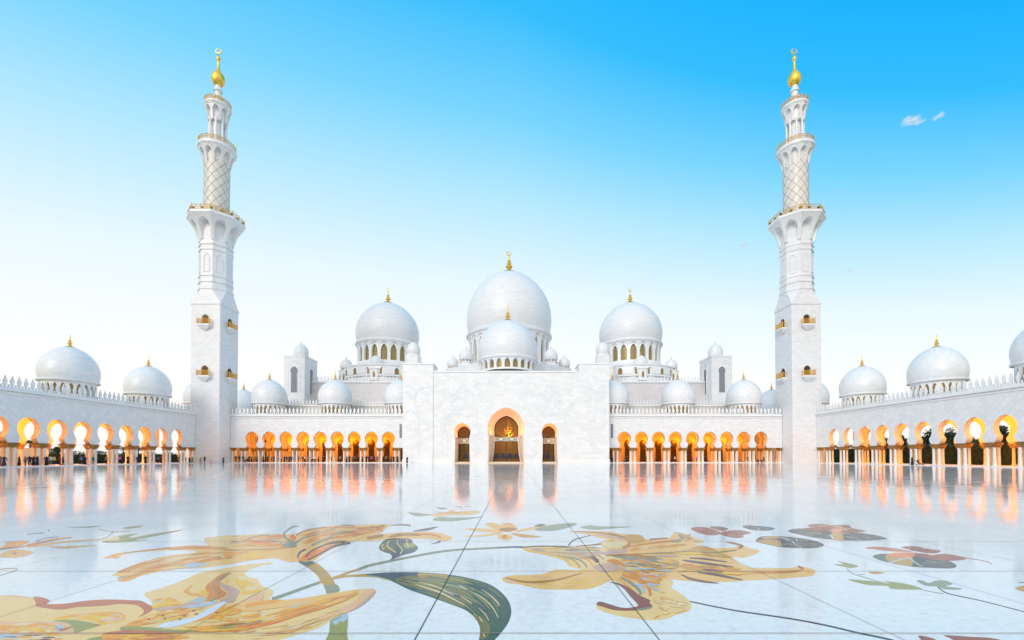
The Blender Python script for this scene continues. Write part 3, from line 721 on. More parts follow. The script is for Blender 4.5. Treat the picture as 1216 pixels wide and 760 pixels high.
for s in (-1,1):
    rl=MB()
    for (x,z,a,c,L) in ((7.4,2,1.5,.16,13),(15.2,1.6,1.6,-.15,14),(16.6,2,1.6,.10,17),(6.4,13,.5,.18,10),(9.5,13,1.2,-.16,9),(3.0,16,.9,.2,8),(13.2,12.5,1.2,.2,9)):
        scroll(s*x,z,a if s>0 else PI-a,c if s>0 else -c,L,-.004,TP,rl)
    for (x,z,a,c,L) in ((22.8,3,1.55,.13,13),(22.8,10,1.6,-.14,12),(22.6,2,1.75,-.1,9),(23.2,13,1.4,.15,9)):
        scroll(s*x,z,a if s>0 else PI-a,c if s>0 else -c,L,-.254,TP,rl)
    rl.build('floral_relief',M['relief'],portal)

# ---------------------------------------------------------------- prayer hall behind
hall=tag(empty('prayer_hall',(0,160,0)),'white prayer hall crowned by the largest domes rising behind the entrance portal','mosque')
for s in (-1,1):
    mb=MB(); xs=sorted((s*27.5,s*74)); mb.box(xs[0],xs[1],128,150,10,16.2)
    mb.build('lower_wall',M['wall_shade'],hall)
mb=MB()
for s in (-1,1):
    T=lambda u,w,z,s=s:(s*u,128+w,z); merlons(mb,T,27.5,74,16.6,-.05,1.0); xs=sorted((s*27.5,s*74)); mb.box(xs[0],xs[1],127.8,128.5,16.204,16.5)
mb.build('lower_parapet',M['trim'],hall)
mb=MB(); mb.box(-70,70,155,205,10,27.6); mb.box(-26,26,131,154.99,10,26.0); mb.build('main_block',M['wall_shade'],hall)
mb=MB(); T=lambda u,w,z:(u,155+w,z); merlons(mb,T,-70,70,28.1,-.05,1.05,pitch=1.15); mb.box(-70,70,154.7,155.6,27.604,28.0); mb.build('main_parapet',M['trim'],hall)
def tower(x0,x1,y0,y1,zt,label,s,R,octa=False):
    cx,cy=(x0+x1)/2,(y0+y1)/2
    mb=MB(); e=.9
    def ring(d,z): return [(x0-d+e,y0-d,z),(x1+d-e,y0-d,z),(x1+d,y0-d+e,z),(x1+d,y1+d-e,z),(x1+d-e,y1+d,z),(x0-d+e,y1+d,z),(x0-d,y1+d-e,z),(x0-d,y0-d+e,z)] if octa else [(x0-d,y0-d,z),(x1+d,y0-d,z),(x1+d,y1+d,z),(x0-d,y1+d,z)]
    prof=[(0,10),(0,zt-.6),(.12,zt-.5),(.12,zt)]
    rr=[ring(d,z) for d,z in prof]
    if octa:
        k=lambda f,z:[(cx+(p[0]-cx)*f,cy+(p[1]-cy)*f,z) for p in rr[-1]]
        rr+= [k(.9,zt+.02),k(.62,zt+1.5),k(.62,zt+4.2)]
    n=len(rr[0]); vs=sum(rr,[]); fs=[(j*n+i,j*n+(i+1)%n,(j+1)*n+(i+1)%n,(j+1)*n+i) for j in range(len(rr)-1) for i in range(n)]+[tuple((len(rr)-1)*n+i for i in range(n))]
    mb.add(vs,fs)
    t=mb.build('stair_tower',M['wall'],hall); t['label']=label
    nz=zt-15.2; 
    nich=[(u,z+zt-12.6) for u,z in keyhole(1.15,0,1.1,6.6,1.3,7.4,8.9,n=12)]
    fr=[(u,z) for u,z in ((-2.1,zt-13),(-2.1,zt-2.6),(2.1,zt-2.6),(2.1,zt-13))]
    for T in ((lambda u,w,z:(cx+u,y0-w,z)),(lambda u,w,z:((x1+w) if s<0 else (x0-w),cy+u,z))):
        mb=MB(); mb.extrude(nich,.012,.04,T); mb.build('niche',M['niche'],t)
        mb=MB(); mb.tube([T(u,.06,z) for u,z in nich],.14,5); mb.tube([T(u,.02,z) for u,z in fr],.09,4); mb.build('niche_frame',M['trim'],t)
    zz=zt+(4.2 if octa else 0)
    dome(t,(cx,cy,zz+.9),R,R*1.75,.95,0,1.1,name='dome_cap',drum_r=.95,n=28,gold=False)
for s,side in ((-1,'left'),(1,'right')):
    xs=sorted((s*69.2,s*76.3)); tower(xs[0],xs[1],150,159.5,36.1,'square stair tower with grey arched niches beside the %s side dome'%side,s,2.45)
    xs=sorted((s*29.1,s*36.5)); tower(xs[0],xs[1],149,156,32.2,'stair tower with stepped octagonal top behind the %s portal pylon'%side,s,2.35,True)
def turret(x,y,zb,zw,R,n=8):
    mb=MB(); r=R*1.18
    mb.lathe([(r*.9,zb),(r*.9,zw)],16,c=(x,y),close=False,mi=1)
    mb.lathe([(r*1.02,zb),(r*1.02,zb+.25*(zw-zb)),(r*.9,zb+.25*(zw-zb))],n,c=(x,y),rot=PI/n,close=False)
    arch_ring(mb,n,lambda t:r,zb,zw,r*.1,half=.42,spring=.5,apex=.8,t0=.25,c=(x,y),rot=PI/n,poly=True)
    mb.lathe([(r*1.06,zw),(r*1.06,zw+.3),(R*.9,zw+.35)],n,c=(x,y),rot=PI/n,close=False)
    t=mb.build('turret',[M['trim'],M['win']],hall,smooth=30)
    dome(t,(x,y,zw+1.5),R,R*1.55,1.15,12,1.3,name='dome_cap',drum_r=.88,n=28,gold=False)
# main dome
def big(x,y,zr,R,H,zb,nw,fh,label,cres=True):
    d=dome(hall,(x,y,zr),R,H,zr-zb,nw,fh,label=label,drum_r=.93,win='winfar',crescent=cres,n=72)
    # tracery of blind arches under the dome's rim
    mb=MB(); arch_ring(mb,nw,lambda t:R*(.935+.05*t*t),zr-R*.30,zr-R*.085,R*.03,half=.86,spring=.2,apex=.8,c=(x,y))
    k=mb.build('rim_tracery',M['trim'],d,smooth=30)
    return d
big(0,178,50.5,17.1,26.3,36.0,26,8.6,'largest dome in the centre with gold crescent finial')
big(0,144,33.2,9.75,13.2,28.6,22,5.2,'lower central dome in front of the largest dome',False)
for s,side in ((-1,'left'),(1,'right')):
    big(s*49,178,46.8,12.4,17.3,37.2,20,6.0,'large %s side dome with arched drum windows and gold finial'%side)
mb=MB()
for x,r,zt in ((0,27,36.2),(-49,17,37.3),(49,17,37.3)):
    mb.lathe([(r,20),(r,zt-3.2 if x else zt-2),(r*.985,zt-3.0 if x else zt-1.8),(r*.72,zt)],16,c=(x,178),rot=PI/16)
mb.build('dome_tiers',M['wall'],hall)
for x in (-49,49): 
    mb=MB(); arch_ring(mb,20,lambda t:17.15,31.2,35.2,.5,half=.3,spring=.5,apex=.8,t0=.2,c=(x,178)); mb.lathe([(16.9,31.2),(16.9,35.1)],40,c=(x,178),close=False,mi=1)
    mb.lathe([(16.6,35.2),(17.35,35.2),(17.35,35.6),(13,36.4)],40,c=(x,178),close=False); mb.lathe([(16.9,31.9),(17.2,31.9),(17.2,31.2)],40,c=(x,178),close=False)
    mb.build('tier_arcade',[M['trim'],M['win']],hall,smooth=30)
for s in (-1,1):
    turret(s*15.35,160,30,35.4,2.6); turret(s*20.8,165,30,34.0,2.2)
    for dx,dy,R,zw in ((0,-14.8,2.55,33.7),(13.5,-8.5,2.25,34.2),(-13.5,-8.5,2.25,34.2)): turret(s*(49+dx),178+dy,29.5,zw,R)
# ================================================================== PAVING AND ITS INLAYS
mb=MB(); mb.add([(-XS-.5,-60,0),(XS+.5,-60,0),(XS+.5,YB+.5,0),(-XS-.5,YB+.5,0)],[(0,1,2,3)])
floor=mb.build('courtyard_floor',M['floor']); tag(floor,'polished white marble courtyard paving with inlaid flowers','paving',kind='structure')
mg,nt,b=newmat('outer_ground'); g=N(nt,'ShaderNodeNewGeometry'); n_=noise(nt,g.outputs['Position'],.05,6)
nt.links.new(ramp(nt,n_,[(.35,(.10,.13,.06)),(.65,(.26,.22,.16))]),b.inputs['Base Color']); b.inputs['Roughness'].default_value=.9
mb=MB(); mb.lathe([(0,-.3),(400,-.3),(6000,-.3)],64,close=False); gr=mb.build('ground',mg); tag(gr,'flat open ground round the mosque','ground',kind='structure')

REG={'A':(0,660,7.6),'B':(150,660,7.6),'C':(300,660,7.6),'D':(120,610,7.6),'E':(270,600,7.6),'F':(400,600,7.6),'G':(0,600,7.6),'H':(420,660,6.08),
 'I':(590,640,7.6),'J':(720,640,7.6),'K':(600,590,7.6),'L':(740,590,7.6),'M':(880,600,7.6),'N':(1020,620,5.43),'O':(800,690,2.923),
 'P':(0,590,4),'Q':(304,590,4),'R':(588,590,4),'X':(880,590,3.619)}
def px(txt):
    out=[]; r=None
    for tok in txt.split():
        if tok in REG: r=REG[tok]
        else:
            x,y=map(float,tok.split(',')); out.append((r[0]+x/r[2],r[1]+y/r[2]))
    return out
def smooth_closed(P,k=5):
    n=len(P); out=[]
    for i in range(n):
        p0,p1,p2,p3=P[i-1],P[i],P[(i+1)%n],P[(i+2)%n]
        for j in range(k):
            t=j/k
            out.append(tuple(.5*((2*p1[d])+(-p0[d]+p2[d])*t+(2*p0[d]-5*p1[d]+4*p2[d]-p3[d])*t*t+(-p0[d]+3*p1[d]-3*p2[d]+p3[d])*t**3) for d in (0,1)))
    return out
def smooth_open(P,k=6):
    Q=[P[0]]+list(P)+[P[-1]]; out=[]
    for i in range(1,len(Q)-2):
        p0,p1,p2,p3=Q[i-1],Q[i],Q[i+1],Q[i+2]
        for j in range(k):
            t=j/k
            out.append(tuple(.5*((2*p1[d])+(-p0[d]+p2[d])*t+(2*p0[d]-5*p1[d]+4*p2[d]-p3[d])*t*t+(-p0[d]+3*p1[d]-3*p2[d]+p3[d])*t**3) for d in (0,1)))
    return out+[P[-1]]
C=dict(cream=(248,220,168),peach=(248,206,140),pinkc=(238,200,172),gold=(248,178,26),yellow=(252,206,70),ochre=(222,150,30),rust=(200,122,92),olive=(150,152,84),
 sage=(135,150,125),teal=(38,104,92),deep=(26,84,112),navy=(52,52,78),mauve=(205,178,178),bluegray=(182,196,206),brown=(176,128,62),maroon=(136,74,70),
 goldolive=(192,160,82),graygreen=(128,138,118),redbrown=(158,84,66),slate=(42,62,76),orange=(248,150,36),bluewhite=(222,228,236),oliveb=(118,112,60),pale=(240,225,190),tan=(206,164,84),peach2=(236,190,128))
class Inlay:
    def __init__(s,name,label): s.name=name; s.label=label; s.mb=MB(); s.keys=[]; s.z=.0006
    def mi(s,k):
        if k not in s.keys: s.keys.append(k)
        return s.keys.index(k)
    def p(s,col,txt,k=5):
        P=smooth_closed(px(txt),k); s._poly(col,P)
    def _poly(s,col,P):
        W=[ground(x,y) for x,y in P]; s.z+=.00003
        tri=geometry.tessellate_polygon([[Vector((x,y,0)) for x,y in W]])
        s.mb.add([(x,y,s.z) for x,y in W],tri,s.mi(col))
    def l(s,col,txt,w0,w1=None,wm=None):          # inlaid line, width in photo pixels at its ends (and middle)
        P=smooth_open(px(txt)); n=len(P); L=[];Rr=[]
        w1=w0 if w1 is None else w1
        for i,(x,y) in enumerate(P):
            a=P[max(i-1,0)]; c=P[min(i+1,n-1)]; dx,dy=c[0]-a[0],c[1]-a[1]; d=math.hypot(dx,dy) or 1
            t=i/(n-1); w=w0+(w1-w0)*t
            if wm is not None: w=w+(wm-(w0+w1)/2)*math.sin(PI*t)
            L.append((x-dy/d*w/2,y+dx/d*w/2)); Rr.append((x+dy/d*w/2,y-dx/d*w/2))
        W=[ground(x,y) for x,y in L+Rr]; s.z+=.00003
        s.mb.add([(x,y,s.z) for x,y in W],[(i,i+1,n+i+1,n+i) for i in range(n-1)],s.mi(col))
    def e(s,col,tag_,x,y,rx,ry):
        r=REG[tag_]; s._poly(col,[(r[0]+(x+rx*math.cos(2*PI*k/12))/r[2],r[1]+(y+ry*math.sin(2*PI*k/12))/r[2]) for k in range(12)])
    def done(s):
        o=s.mb.build(s.name,[inlay(C[k]) for k in s.keys],floor,recalc=False); o['label']=s.label; return o
# streaks of paint-like stone between two edge lines (given as px text), deterministic
def streaks(I,cols,top,bot,n,seed,w=(1.0,2.4),ln=(.12,.4)):
    rnd=random.Random(seed); A=smooth_open(px(top),8); B=smooth_open(px(bot),8)
    def at(P,t):
        f=t*(len(P)-1); i=min(int(f),len(P)-2); q=f-i; return (P[i][0]*(1-q)+P[i+1][0]*q,P[i][1]*(1-q)+P[i+1][1]*q)
    zbase=I.z
    for q_ in range(n):
        v=rnd.random(); t0=rnd.random()*(1-ln[0]); t1=min(1,t0+rnd.uniform(*ln)); v2=min(1,max(0,v+rnd.uniform(-.12,.12)))
        L=[];Rr=[]; ww=rnd.uniform(*w)
        for i in range(9):
            t=t0+(t1-t0)*i/8; a=at(A,t); b_=at(B,t); vv=v+(v2-v)*i/8
            x=a[0]*(1-vv)+b_[0]*vv; y=a[1]*(1-vv)+b_[1]*vv; h=ww*math.sin(PI*i/8)**.7/2+.05
            L.append((x,y-h*rnd.uniform(.7,1.2))); Rr.append((x,y+h*rnd.uniform(.7,1.2)))
        W=[ground(x,y) for x,y in L+Rr]; I.z=zbase+.000008*(1+q_)
        I.mb.add([(x,y,I.z) for x,y in W],[(i,i+1,10+i,9+i) for i in range(8)],I.mi(rnd.choice(cols)))
    I.z+=.00003

# --- stems first (flowers lie over them)
st=Inlay('stem_inlay','broad olive and gold flower stem curving down between the two large yellow lilies')
st.p('goldolive','E 640,510 700,508 770,505 840,545 900,600 950,665 980,720 C 770,290 785,315 740,330 670,342 655,295 620,235 570,165 500,110 E 700,550')
st.p('graygreen','C 650,270 760,262 785,315 730,335 670,342 655,300'); st.p('teal','E 640,510 700,512 770,505 772,530 720,550 690,540',4)
st.p('olive','C 700,600 740,560 850,520 860,600 852,700 850,800 660,800 690,690'); st.p('bluegray','C 700,600 720,575 790,540 850,520 856,565 810,600 790,590 750,625 720,600',3)
st.l('graygreen','C 700,600 725,580 760,570 800,545',2.0,1.0)
streaks(st,['tan','olive','goldolive'],'E 690,530 C 600,210 670,330','E 790,540 C 730,220 785,310',16,1,(.8,1.6))
streaks(st,['goldolive','oliveb','olive'],'C 700,620 690,690 670,800','C 855,600 850,700 850,800',18,2,(1,2.5)); st.done()
st=Inlay('stem_inlay','thin sage green stem running from the small teal leaf towards the right lily')
st.l('graygreen','C 175,392 300,350 450,295 620,235',4.2,3.2); st.l('goldolive','C 600,240 760,190 900,140 1040,97',3.0,2.4); st.l('graygreen','F 200,578 280,548 440,512 640,472 900,424 1100,401 1216,396 K 60,453 160,453',3.2,1.9)
st.l('deep','K -60,456 60,454 190,456',1.2,2.2); st.l('goldolive','C 620,237 720,208 820,188 920,180 1030,178',2.2,3.0); st.done()

# --- lily at the lower left corner
I=Inlay('lily_inlay','largest yellow lily in the lower left corner with rust rimmed petals')
I.p('cream','P -80,474 0,469 60,467 150,477 200,484 215,500 175,518 260,535 400,520 520,498 640,502 700,515 722,508 715,493 685,460 760,435 860,400 930,368 1000,350 1090,335 E 20,560 200,532 420,520 300,547 205,578 160,615 200,650 270,665 300,715 345,745 C 120,285 185,315 182,350 150,388 240,400 430,385 700,340 970,302 1080,298 1112,328 1050,400 950,472 840,520 740,560 620,640 480,690 380,720 240,762 100,800 P 900,720 -80,720')
I.p('pinkc','P -80,474 0,469 60,467 130,475 160,490 130,482 60,474 0,475')
I.p('rust','A 300,372 380,375 450,405 425,432 480,437 600,430 800,403 1000,394 1216,402 B 60,402 130,405 200,440 243,475 200,515 105,557 150,520 152,485 90,447 0,438 A 1080,436 900,455 700,465 560,486 460,480 330,455 322,418')
I.p('yellow','A 470,572 560,548 700,528 900,513 1060,513 1130,548 1105,595 1000,612 900,628 870,600 760,577 600,577')
I.p('pinkc','A 900,600 960,560 1030,530 1090,535 1115,560 1080,590 980,600'); I.l('gold','A 560,556 720,532 900,517 1060,517 1125,545 1115,580',1.6)
streaks(I,['gold','pale','gold'],'A 560,552 760,532 1000,518 1100,530','A 600,574 760,574 900,596 1060,598',18,3,(.8,1.8))
I.p('olive','A 480,587 600,578 720,585 840,608 905,628 780,667 668,697 650,640 600,607',4); I.l('maroon','A 845,622 905,628',.5,1.2)
I.p('pinkc','A -100,604 200,598 480,594 600,605 655,650 655,702 520,708 300,710 -100,712')
streaks(I,['gold','gold','yellow','pale','peach'],'A -80,625 150,620 380,610 560,625','A -80,705 150,703 380,704 520,705',40,4,(1.4,3.6))
I.p('bluegray','A 495,635 530,622 575,640 545,680 515,695 510,655'); I.l('navy','A 500,632 525,665 560,655',.7); I.p('rust','A 540,668 640,640 645,650 560,682')
I.p('bluegray','A -80,716 300,714 420,716 400,745 150,775 -80,800'); streaks(I,['gold','yellow','cream','navy','bluewhite'],'A -80,718 200,716 560,714','A -80,790 200,790 560,780',34,5,(1,3))
I.p('gold','A 918,716 1100,712 B 100,706 420,708 570,738 420,762 100,800 A 920,800'); streaks(I,['ochre','rust','yellow'],'A 930,720 1216,714 B 420,712','A 930,780 1216,780 B 480,755',26,6,(1,3))
I.p('olive','A 780,760 850,738 915,735 915,790 780,800',3)
# upper fan of the flower
I.p('ochre','B 948,150 860,165 780,220 712,285 745,350 688,407 800,402 880,372 905,335 852,300 845,240 900,190'); I.l('graygreen','B 930,158 800,240 795,290 833,340 818,375 760,412',1.4,2)
I.p('mauve','B 845,240 920,270 1020,312 1010,352 960,425 840,412 900,372 915,330 860,290')
I.p('yellow','B 985,205 1050,168 1085,230 1150,258 1100,332 1000,262'); I.p('pale','B 1000,195 1050,180 1075,215 1030,215'); I.p('yellow','B 1040,322 1200,300 1185,328 1060,347')
I.p('pale','B 1060,300 1130,270 1190,290 1120,318'); I.p('yellow','B 890,235 915,205 930,225 905,245')
I.l('gold','B 590,268 550,305 525,322 590,348 640,350 740,388',1.6,2.4); I.p('gold','B 515,320 545,300 570,325 530,335'); I.p('yellow','B 665,325 700,305 745,345 700,350'); I.p('yellow','B 345,395 385,372 430,412 360,414')
I.p('bluegray','B 560,420 620,392 680,370 722,398 640,430 580,450'); I.p('bluegray','B 520,452 700,425 830,410 760,448 640,468 530,474'); I.p('mauve','B 250,475 400,460 540,425 660,420 540,458 400,482 300,500')
I.p('bluewhite','B 600,560 700,500 860,420 905,430 820,492 640,582 420,642 280,645 400,590')
I.p('gold','B 620,588 760,528 900,430 862,492 780,552 660,588'); I.p('gold','B 820,505 1000,432 1216,395 1216,440 1050,492 860,524')
I.p('yellow','B 240,462 330,425 440,418 520,440 380,452 250,478'); I.p('gold','B 40,600 200,560 380,525 560,488 545,520 350,557 200,602 100,642 -20,650'); I.p('gold','B 500,500 620,485 720,463 620,492')
streaks(I,['gold','yellow','pale','ochre'],'B 40,590 200,545 400,490 560,470','B 40,640 200,625 380,600 560,560',36,8,(.9,2.4))
streaks(I,['yellow','gold','pale'],'B 200,420 320,380 430,390','B 260,470 360,450 520,440',14,9,(.8,2))
streaks(I,['cream','gold','pale','yellow'],'B 820,520 1000,460 1216,420','B 650,600 900,590 1216,560',34,10,(1,2.8))
I.p('pinkc','B 1010,430 1216,325 1240,345 1216,400 1060,440')
I.p('olive','B -40,642 120,642 260,652 420,668 560,668 800,655 1000,632 1216,595 1216,622 1000,655 800,680 560,690 300,685 100,668 -40,674'); I.p('rust','B -170,692 0,676 150,678 350,690 560,697 350,704 -170,706')
for x,y in ((630,527),(485,575),(525,543),(605,497),(330,540),(350,570),(205,575),(815,512)): I.e('maroon','B',x,y,16,6)
# long petal pointing right
I.p('peach','C -80,420 240,402 430,387 700,342 960,305 880,350 700,400 480,440 250,470 -80,500'); 
I.p('gold','C -160,640 0,588 150,540 330,470 560,420 640,395 800,362 955,336 880,388 760,438 600,492 400,548 200,612 -160,690'); I.p('orange','C -150,660 100,600 400,535 600,480 820,395 880,385 760,438 600,492 400,548 200,612 -150,690')
I.l('graygreen','C -120,628 200,575 500,500 700,435 920,352',3.2,.8); I.p('gold','C -60,440 100,408 262,398 200,428 0,458 -60,470'); I.p('bluegray','C 330,470 430,435 552,425 450,457 350,482')
I.p('pinkc','C 1000,330 1080,298 1112,330 1050,400 950,472 840,520 700,545 820,470 930,400'); I.p('mauve','C 1070,345 1112,328 1050,402 950,474 870,505 980,430')
streaks(I,['gold','ochre','yellow','pale'],'C -100,580 200,520 500,430 850,360','C -100,670 200,600 500,515 850,400',40,12,(.8,2))
streaks(I,['peach2','pale','cream','pinkc'],'C -100,690 200,630 500,560 900,440','C -100,760 150,740 400,690 800,520',24,13,(1.2,3))
streaks(I,['gold','ochre','oliveb','yellow'],'B 450,640 700,640 1000,600 1216,570','B 450,690 700,692 1000,680 1216,640',30,14,(1,2.6))
I.done()

# --- second lily, left of the middle
I=Inlay('lily_inlay','golden lily with long curled petals above the corner lily')
I.p('peach','D 105,550 200,510 300,460 430,420 560,385 700,368 840,352 850,338 700,330 420,342 220,362 150,405 80,400 20,406 100,368 250,342 420,325 620,300 800,288 960,290 950,265 935,222 1050,205 1170,193 E 0,272 150,266 300,262 450,258 500,265 560,262 620,270 700,225 900,190 1150,178 F 180,180 330,172 490,178 445,205 400,250 320,268 420,260 500,250 700,240 900,245 990,270 1045,296 980,326 900,312 700,302 500,307 300,322 180,322 60,347 E 1100,347 960,387 850,452 780,497 640,507 570,515 500,500 420,480 200,500 0,540 D 1100,465 900,490 700,497 600,512 480,532 330,572 260,602 160,607 250,570 190,572 110,562')
I.p('cream','D 940,225 1050,208 1200,195 E 100,275 200,300 100,330 D 1216,300 1150,308 1000,285')
I.p('ochre','D 620,312 800,290 1000,295 1155,312 1000,321 800,321 640,327'); I.p('gold','D 20,405 100,370 200,350 130,385 160,402 90,398')
I.l('brown','D 200,358 420,330 640,308',1.0,2.0); I.p('gold','D 140,527 300,460 420,430 560,460 430,502 250,528'); I.p('gold','D 150,605 260,560 420,520 600,460 740,420 900,380 1172,353 1182,387 1000,412 850,432 720,452 600,492 400,542 250,606')
streaks(I,['ochre','gold','brown','pale'],'D 120,545 300,465 560,395 900,355 1200,345','D 150,600 420,530 700,480 1000,420 1200,400',60,21,(.6,1.6))
I.p('bluegray','D 740,470 830,440 920,450 1000,440 900,478 800,488'); I.l('mauve','D 560,515 720,495 900,489',.7)
for x,y in ((905,430),(980,415),(1050,408),(1140,398)): I.p('ochre','D %d,%d %d,%d %d,%d %d,%d'%(x-20,y+6,x+10,y-14,x+45,y-8,x+15,y+12),3)
I.p('gold','E -20,432 150,415 300,408 500,385 620,370 500,397 300,417 100,442 -20,472'); I.l('brown','E -40,405 200,402 400,393 560,372',1.2,.8)
I.p('yellow','E 100,470 220,420 330,415 340,470 200,490'); I.p('gold','E 200,342 280,320 480,350 500,372 250,372'); I.p('orange','E 425,265 490,265 515,292 440,292'); I.p('gold','E 690,342 760,290 830,283 805,322 720,347'); I.p('orange','E 560,290 590,260 620,290 600,320')
streaks(I,['gold','mauve','orange','brown','pale'],'E 0,275 200,270 480,270','E 0,370 200,375 500,375',44,22,(.6,1.5))
streaks(I,['orange','brown','gold','cream'],'E 640,280 900,200 1216,195 F 440,180','E 700,370 960,310 1216,260 F 400,245',60,23,(.6,1.5))
I.l('graygreen','E 650,190 590,196 525,240 512,275 560,322 610,345',1.0,3.5,2.8); I.p('graygreen','E 495,352 560,328 622,345 615,377 520,382'); I.l('mauve','E 290,300 420,315 515,345',.6,1.8); I.l('mauve','E 140,325 260,280 380,262',1.0,.8)
I.l('graygreen','E 610,345 660,310 720,285 830,262',2.6,.8); I.l('mauve','E 760,250 900,240 1050,242',.9); I.l('graygreen','E 760,365 880,310 1000,252 1190,232',2.4,1.2); I.l('brown','E 620,270 720,225 900,195',2,1)
I.l('graygreen','E 920,225 1040,182 1150,186',.8,1.6)
I.p('orange','E 640,505 690,450 800,400 1000,345 900,400 780,470 700,500'); I.l('navy','E 635,480 650,430 710,398',1.0,1.6,2.2); I.l('slate','E 705,468 760,412 900,352 1060,333',1.6,1.6); I.l('slate','E 725,497 850,432 960,372 1110,338',1.2,2.6); I.l('redbrown','E 880,350 980,325 1080,325',1.2)
I.p('brown','F 270,292 340,270 405,262 415,282 300,307'); I.p('brown','F 470,282 560,255 750,253 745,275 600,275 500,292'); I.l('orange','F 740,262 850,262 940,290',1.6,2.2); I.l('maroon','F 490,182 580,176 665,183',.6,2.0)
streaks(I,['ochre','orange','brown'],'F 100,250 250,200 420,185','F 130,290 300,250 400,225',22,24,(.6,1.5)); I.done()
I=Inlay('leaf_inlay','slender dark leaf tip above the curled lily petal'); I.p('slate','F 680,235 800,208 918,193 810,230'); I.p('slate','F 835,352 895,335 925,318 938,322 925,338 880,348'); I.done()
I=Inlay('leaf_inlay','small teal leaf with cream veins hanging under the curled petal')
I.p('teal','F 445,308 400,345 380,385 418,420 480,440 498,468 478,492 440,512 420,525 490,500 540,472 600,450 692,425 732,390 715,360 680,335 663,306 560,300'); I.p('deep','F 560,302 665,308 680,335 640,330 600,345 570,330'); I.p('deep','F 500,440 600,410 690,395 690,425 600,450 520,478')
I.p('oliveb','F 410,365 450,350 520,385 510,405 440,410'); I.p('olive','F 600,345 690,345 710,370 640,390 610,380')
for a in ('475,315 455,365 500,405 535,428','545,310 550,350 590,400 570,442','632,308 632,345 650,375','420,350 405,375 425,400'): I.l('pale','F '+a,.9,1.3)
I.done()
I=Inlay('leaf_inlay','broad dark green leaf curling over the middle joint line')
I.p('teal','H 0,137 100,130 250,120 450,119 680,135 850,165 1000,215 1100,300 1137,385 1122,470 1060,562 960,660 900,660 913,545 890,470 820,400 700,350 560,300 400,245 270,182 150,152 0,150')
I.p('deep','H 80,134 250,122 460,121 470,148 350,158 260,166 180,150'); I.p('olive','H 0,140 120,142 240,165 270,182 150,155 0,151')
I.p('oliveb','H 300,172 480,140 700,148 835,190 760,215 800,262 852,342 800,372 650,325 450,245'); I.p('tan','H 465,128 560,130 680,140 660,158 560,150 480,158'); I.p('oliveb','H 860,420 930,440 985,520 960,590 915,600 915,530 890,470')
streaks(I,['oliveb','teal','teal','olive','deep','graygreen'],'H 300,150 600,145 900,190 1090,320 1100,450','H 330,210 560,290 780,370 890,470 920,560',90,31,(.7,1.8),(.1,.35))
for a,w in (('H 470,188 600,225 720,285',1.3),('H 440,205 620,265 800,355',1.9),('H 760,213 820,245',1.2),('H 840,255 930,305 1000,370 1045,450',1.3),('H 920,240 990,290 1035,335 1052,362',1.4),('H 770,288 855,347',1.0),('H 900,375 950,425 975,470',1.1),('H 905,440 930,480',1.2),('H 935,560 945,585',1.3)): I.l('pale',a,.4,.7,w)
I.done()
# --- small flowers beyond
I=Inlay('flower_inlay','small cream flower with green leaves farthest along the middle of the paving')
I.p('graygreen','F 648,70 720,67 800,78 870,80 830,92 720,99'); I.p('peach','F 820,88 930,72 855,50 990,62 1040,38 1075,58 1216,48 1300,60 1216,86 1040,88 930,102'); I.l('orange','F 990,72 1040,45 1060,66',.9); I.l('brown','F 900,75 1100,66',.7)
I.p('sage','F 865,130 920,107 1050,110 1216,108 1330,102 1216,124 1050,143 905,143'); I.p('slate','F 890,20 1000,25 960,35 920,32'); I.l('graygreen','F 1070,15 1125,12 1110,30',.6); I.l('slate','F 1160,12 1216,8',.5); I.done()
I=Inlay('flower_inlay','small yellow flower between the middle joint lines')
I.p('peach','Q 990,152 1060,149 1165,158 1150,169 1060,165'); I.p('peach','Q 988,186 1080,180 1165,166 1150,180 1060,190'); I.p('peach','Q 1088,130 1130,124 1185,150 1140,156'); I.p('peach','R 30,130 70,124 103,145 60,152'); I.p('peach','R 12,185 50,176 82,190 60,207 22,200'); I.e('ochre','R',45,190,14,9)
I.p('tan','R 72,172 140,178 222,190 130,193'); I.p('brown','R 18,155 60,146 108,152 60,167'); I.p('peach','R 98,160 200,140 232,145 110,167'); I.p('sage','R 185,158 260,135 370,124 382,135 290,160'); I.p('slate','R 185,140 212,129 242,135 212,142'); I.p('sage','R 405,145 450,135 500,140 655,142 560,150 490,156 440,153'); I.done()
I=Inlay('flower_inlay','long petalled gold flower at the left edge of the paving')
I.p('gold','G -60,392 0,380 55,345 25,335 160,320 265,327 230,350 150,372'); I.p('peach2','G -60,430 0,440 60,413 150,398 270,413 305,428 200,466 60,472 -60,460'); I.l('brown','G -40,402 100,386 240,368',2.6,1.2); I.l('maroon','G -20,395 60,385 130,378',1.2); I.e('brown','G',130,435,20,10)
I.l('ochre','G 230,368 400,330 520,305 650,291',2.6,1.0,2.6); I.l('peach2','G 250,378 560,335 890,308',2.4,1.6); I.p('tan','G 395,366 540,372 890,360 700,382 560,391'); I.l('navy','G 330,322 430,295 530,285',.8); 
I.p('olive','D 15,256 60,225 150,200 345,178 260,205 285,215 480,180 735,147 600,180 420,215 310,235 430,234 250,253 100,263'); I.p('pale','D 10,245 60,222 150,203 150,240'); I.l('orange','D 580,168 735,147',1.2,.6)
I.p('olive','D 198,127 280,112 375,108 350,123 220,138'); I.p('sage','G 588,198 750,192 912,184 800,203'); I.l('brown','G 880,215 1000,240 1015,250 960,290 890,310',.6,.9); I.l('brown','G 1010,240 1100,238 1180,232',.8); I.l('slate','G 250,262 400,247',.7); I.l('brown','G -60,580 130,572 145,588 0,634 -60,645',.8); I.e('slate','G',340,320,12,5); I.e('slate','G',440,226,9,5); I.done()

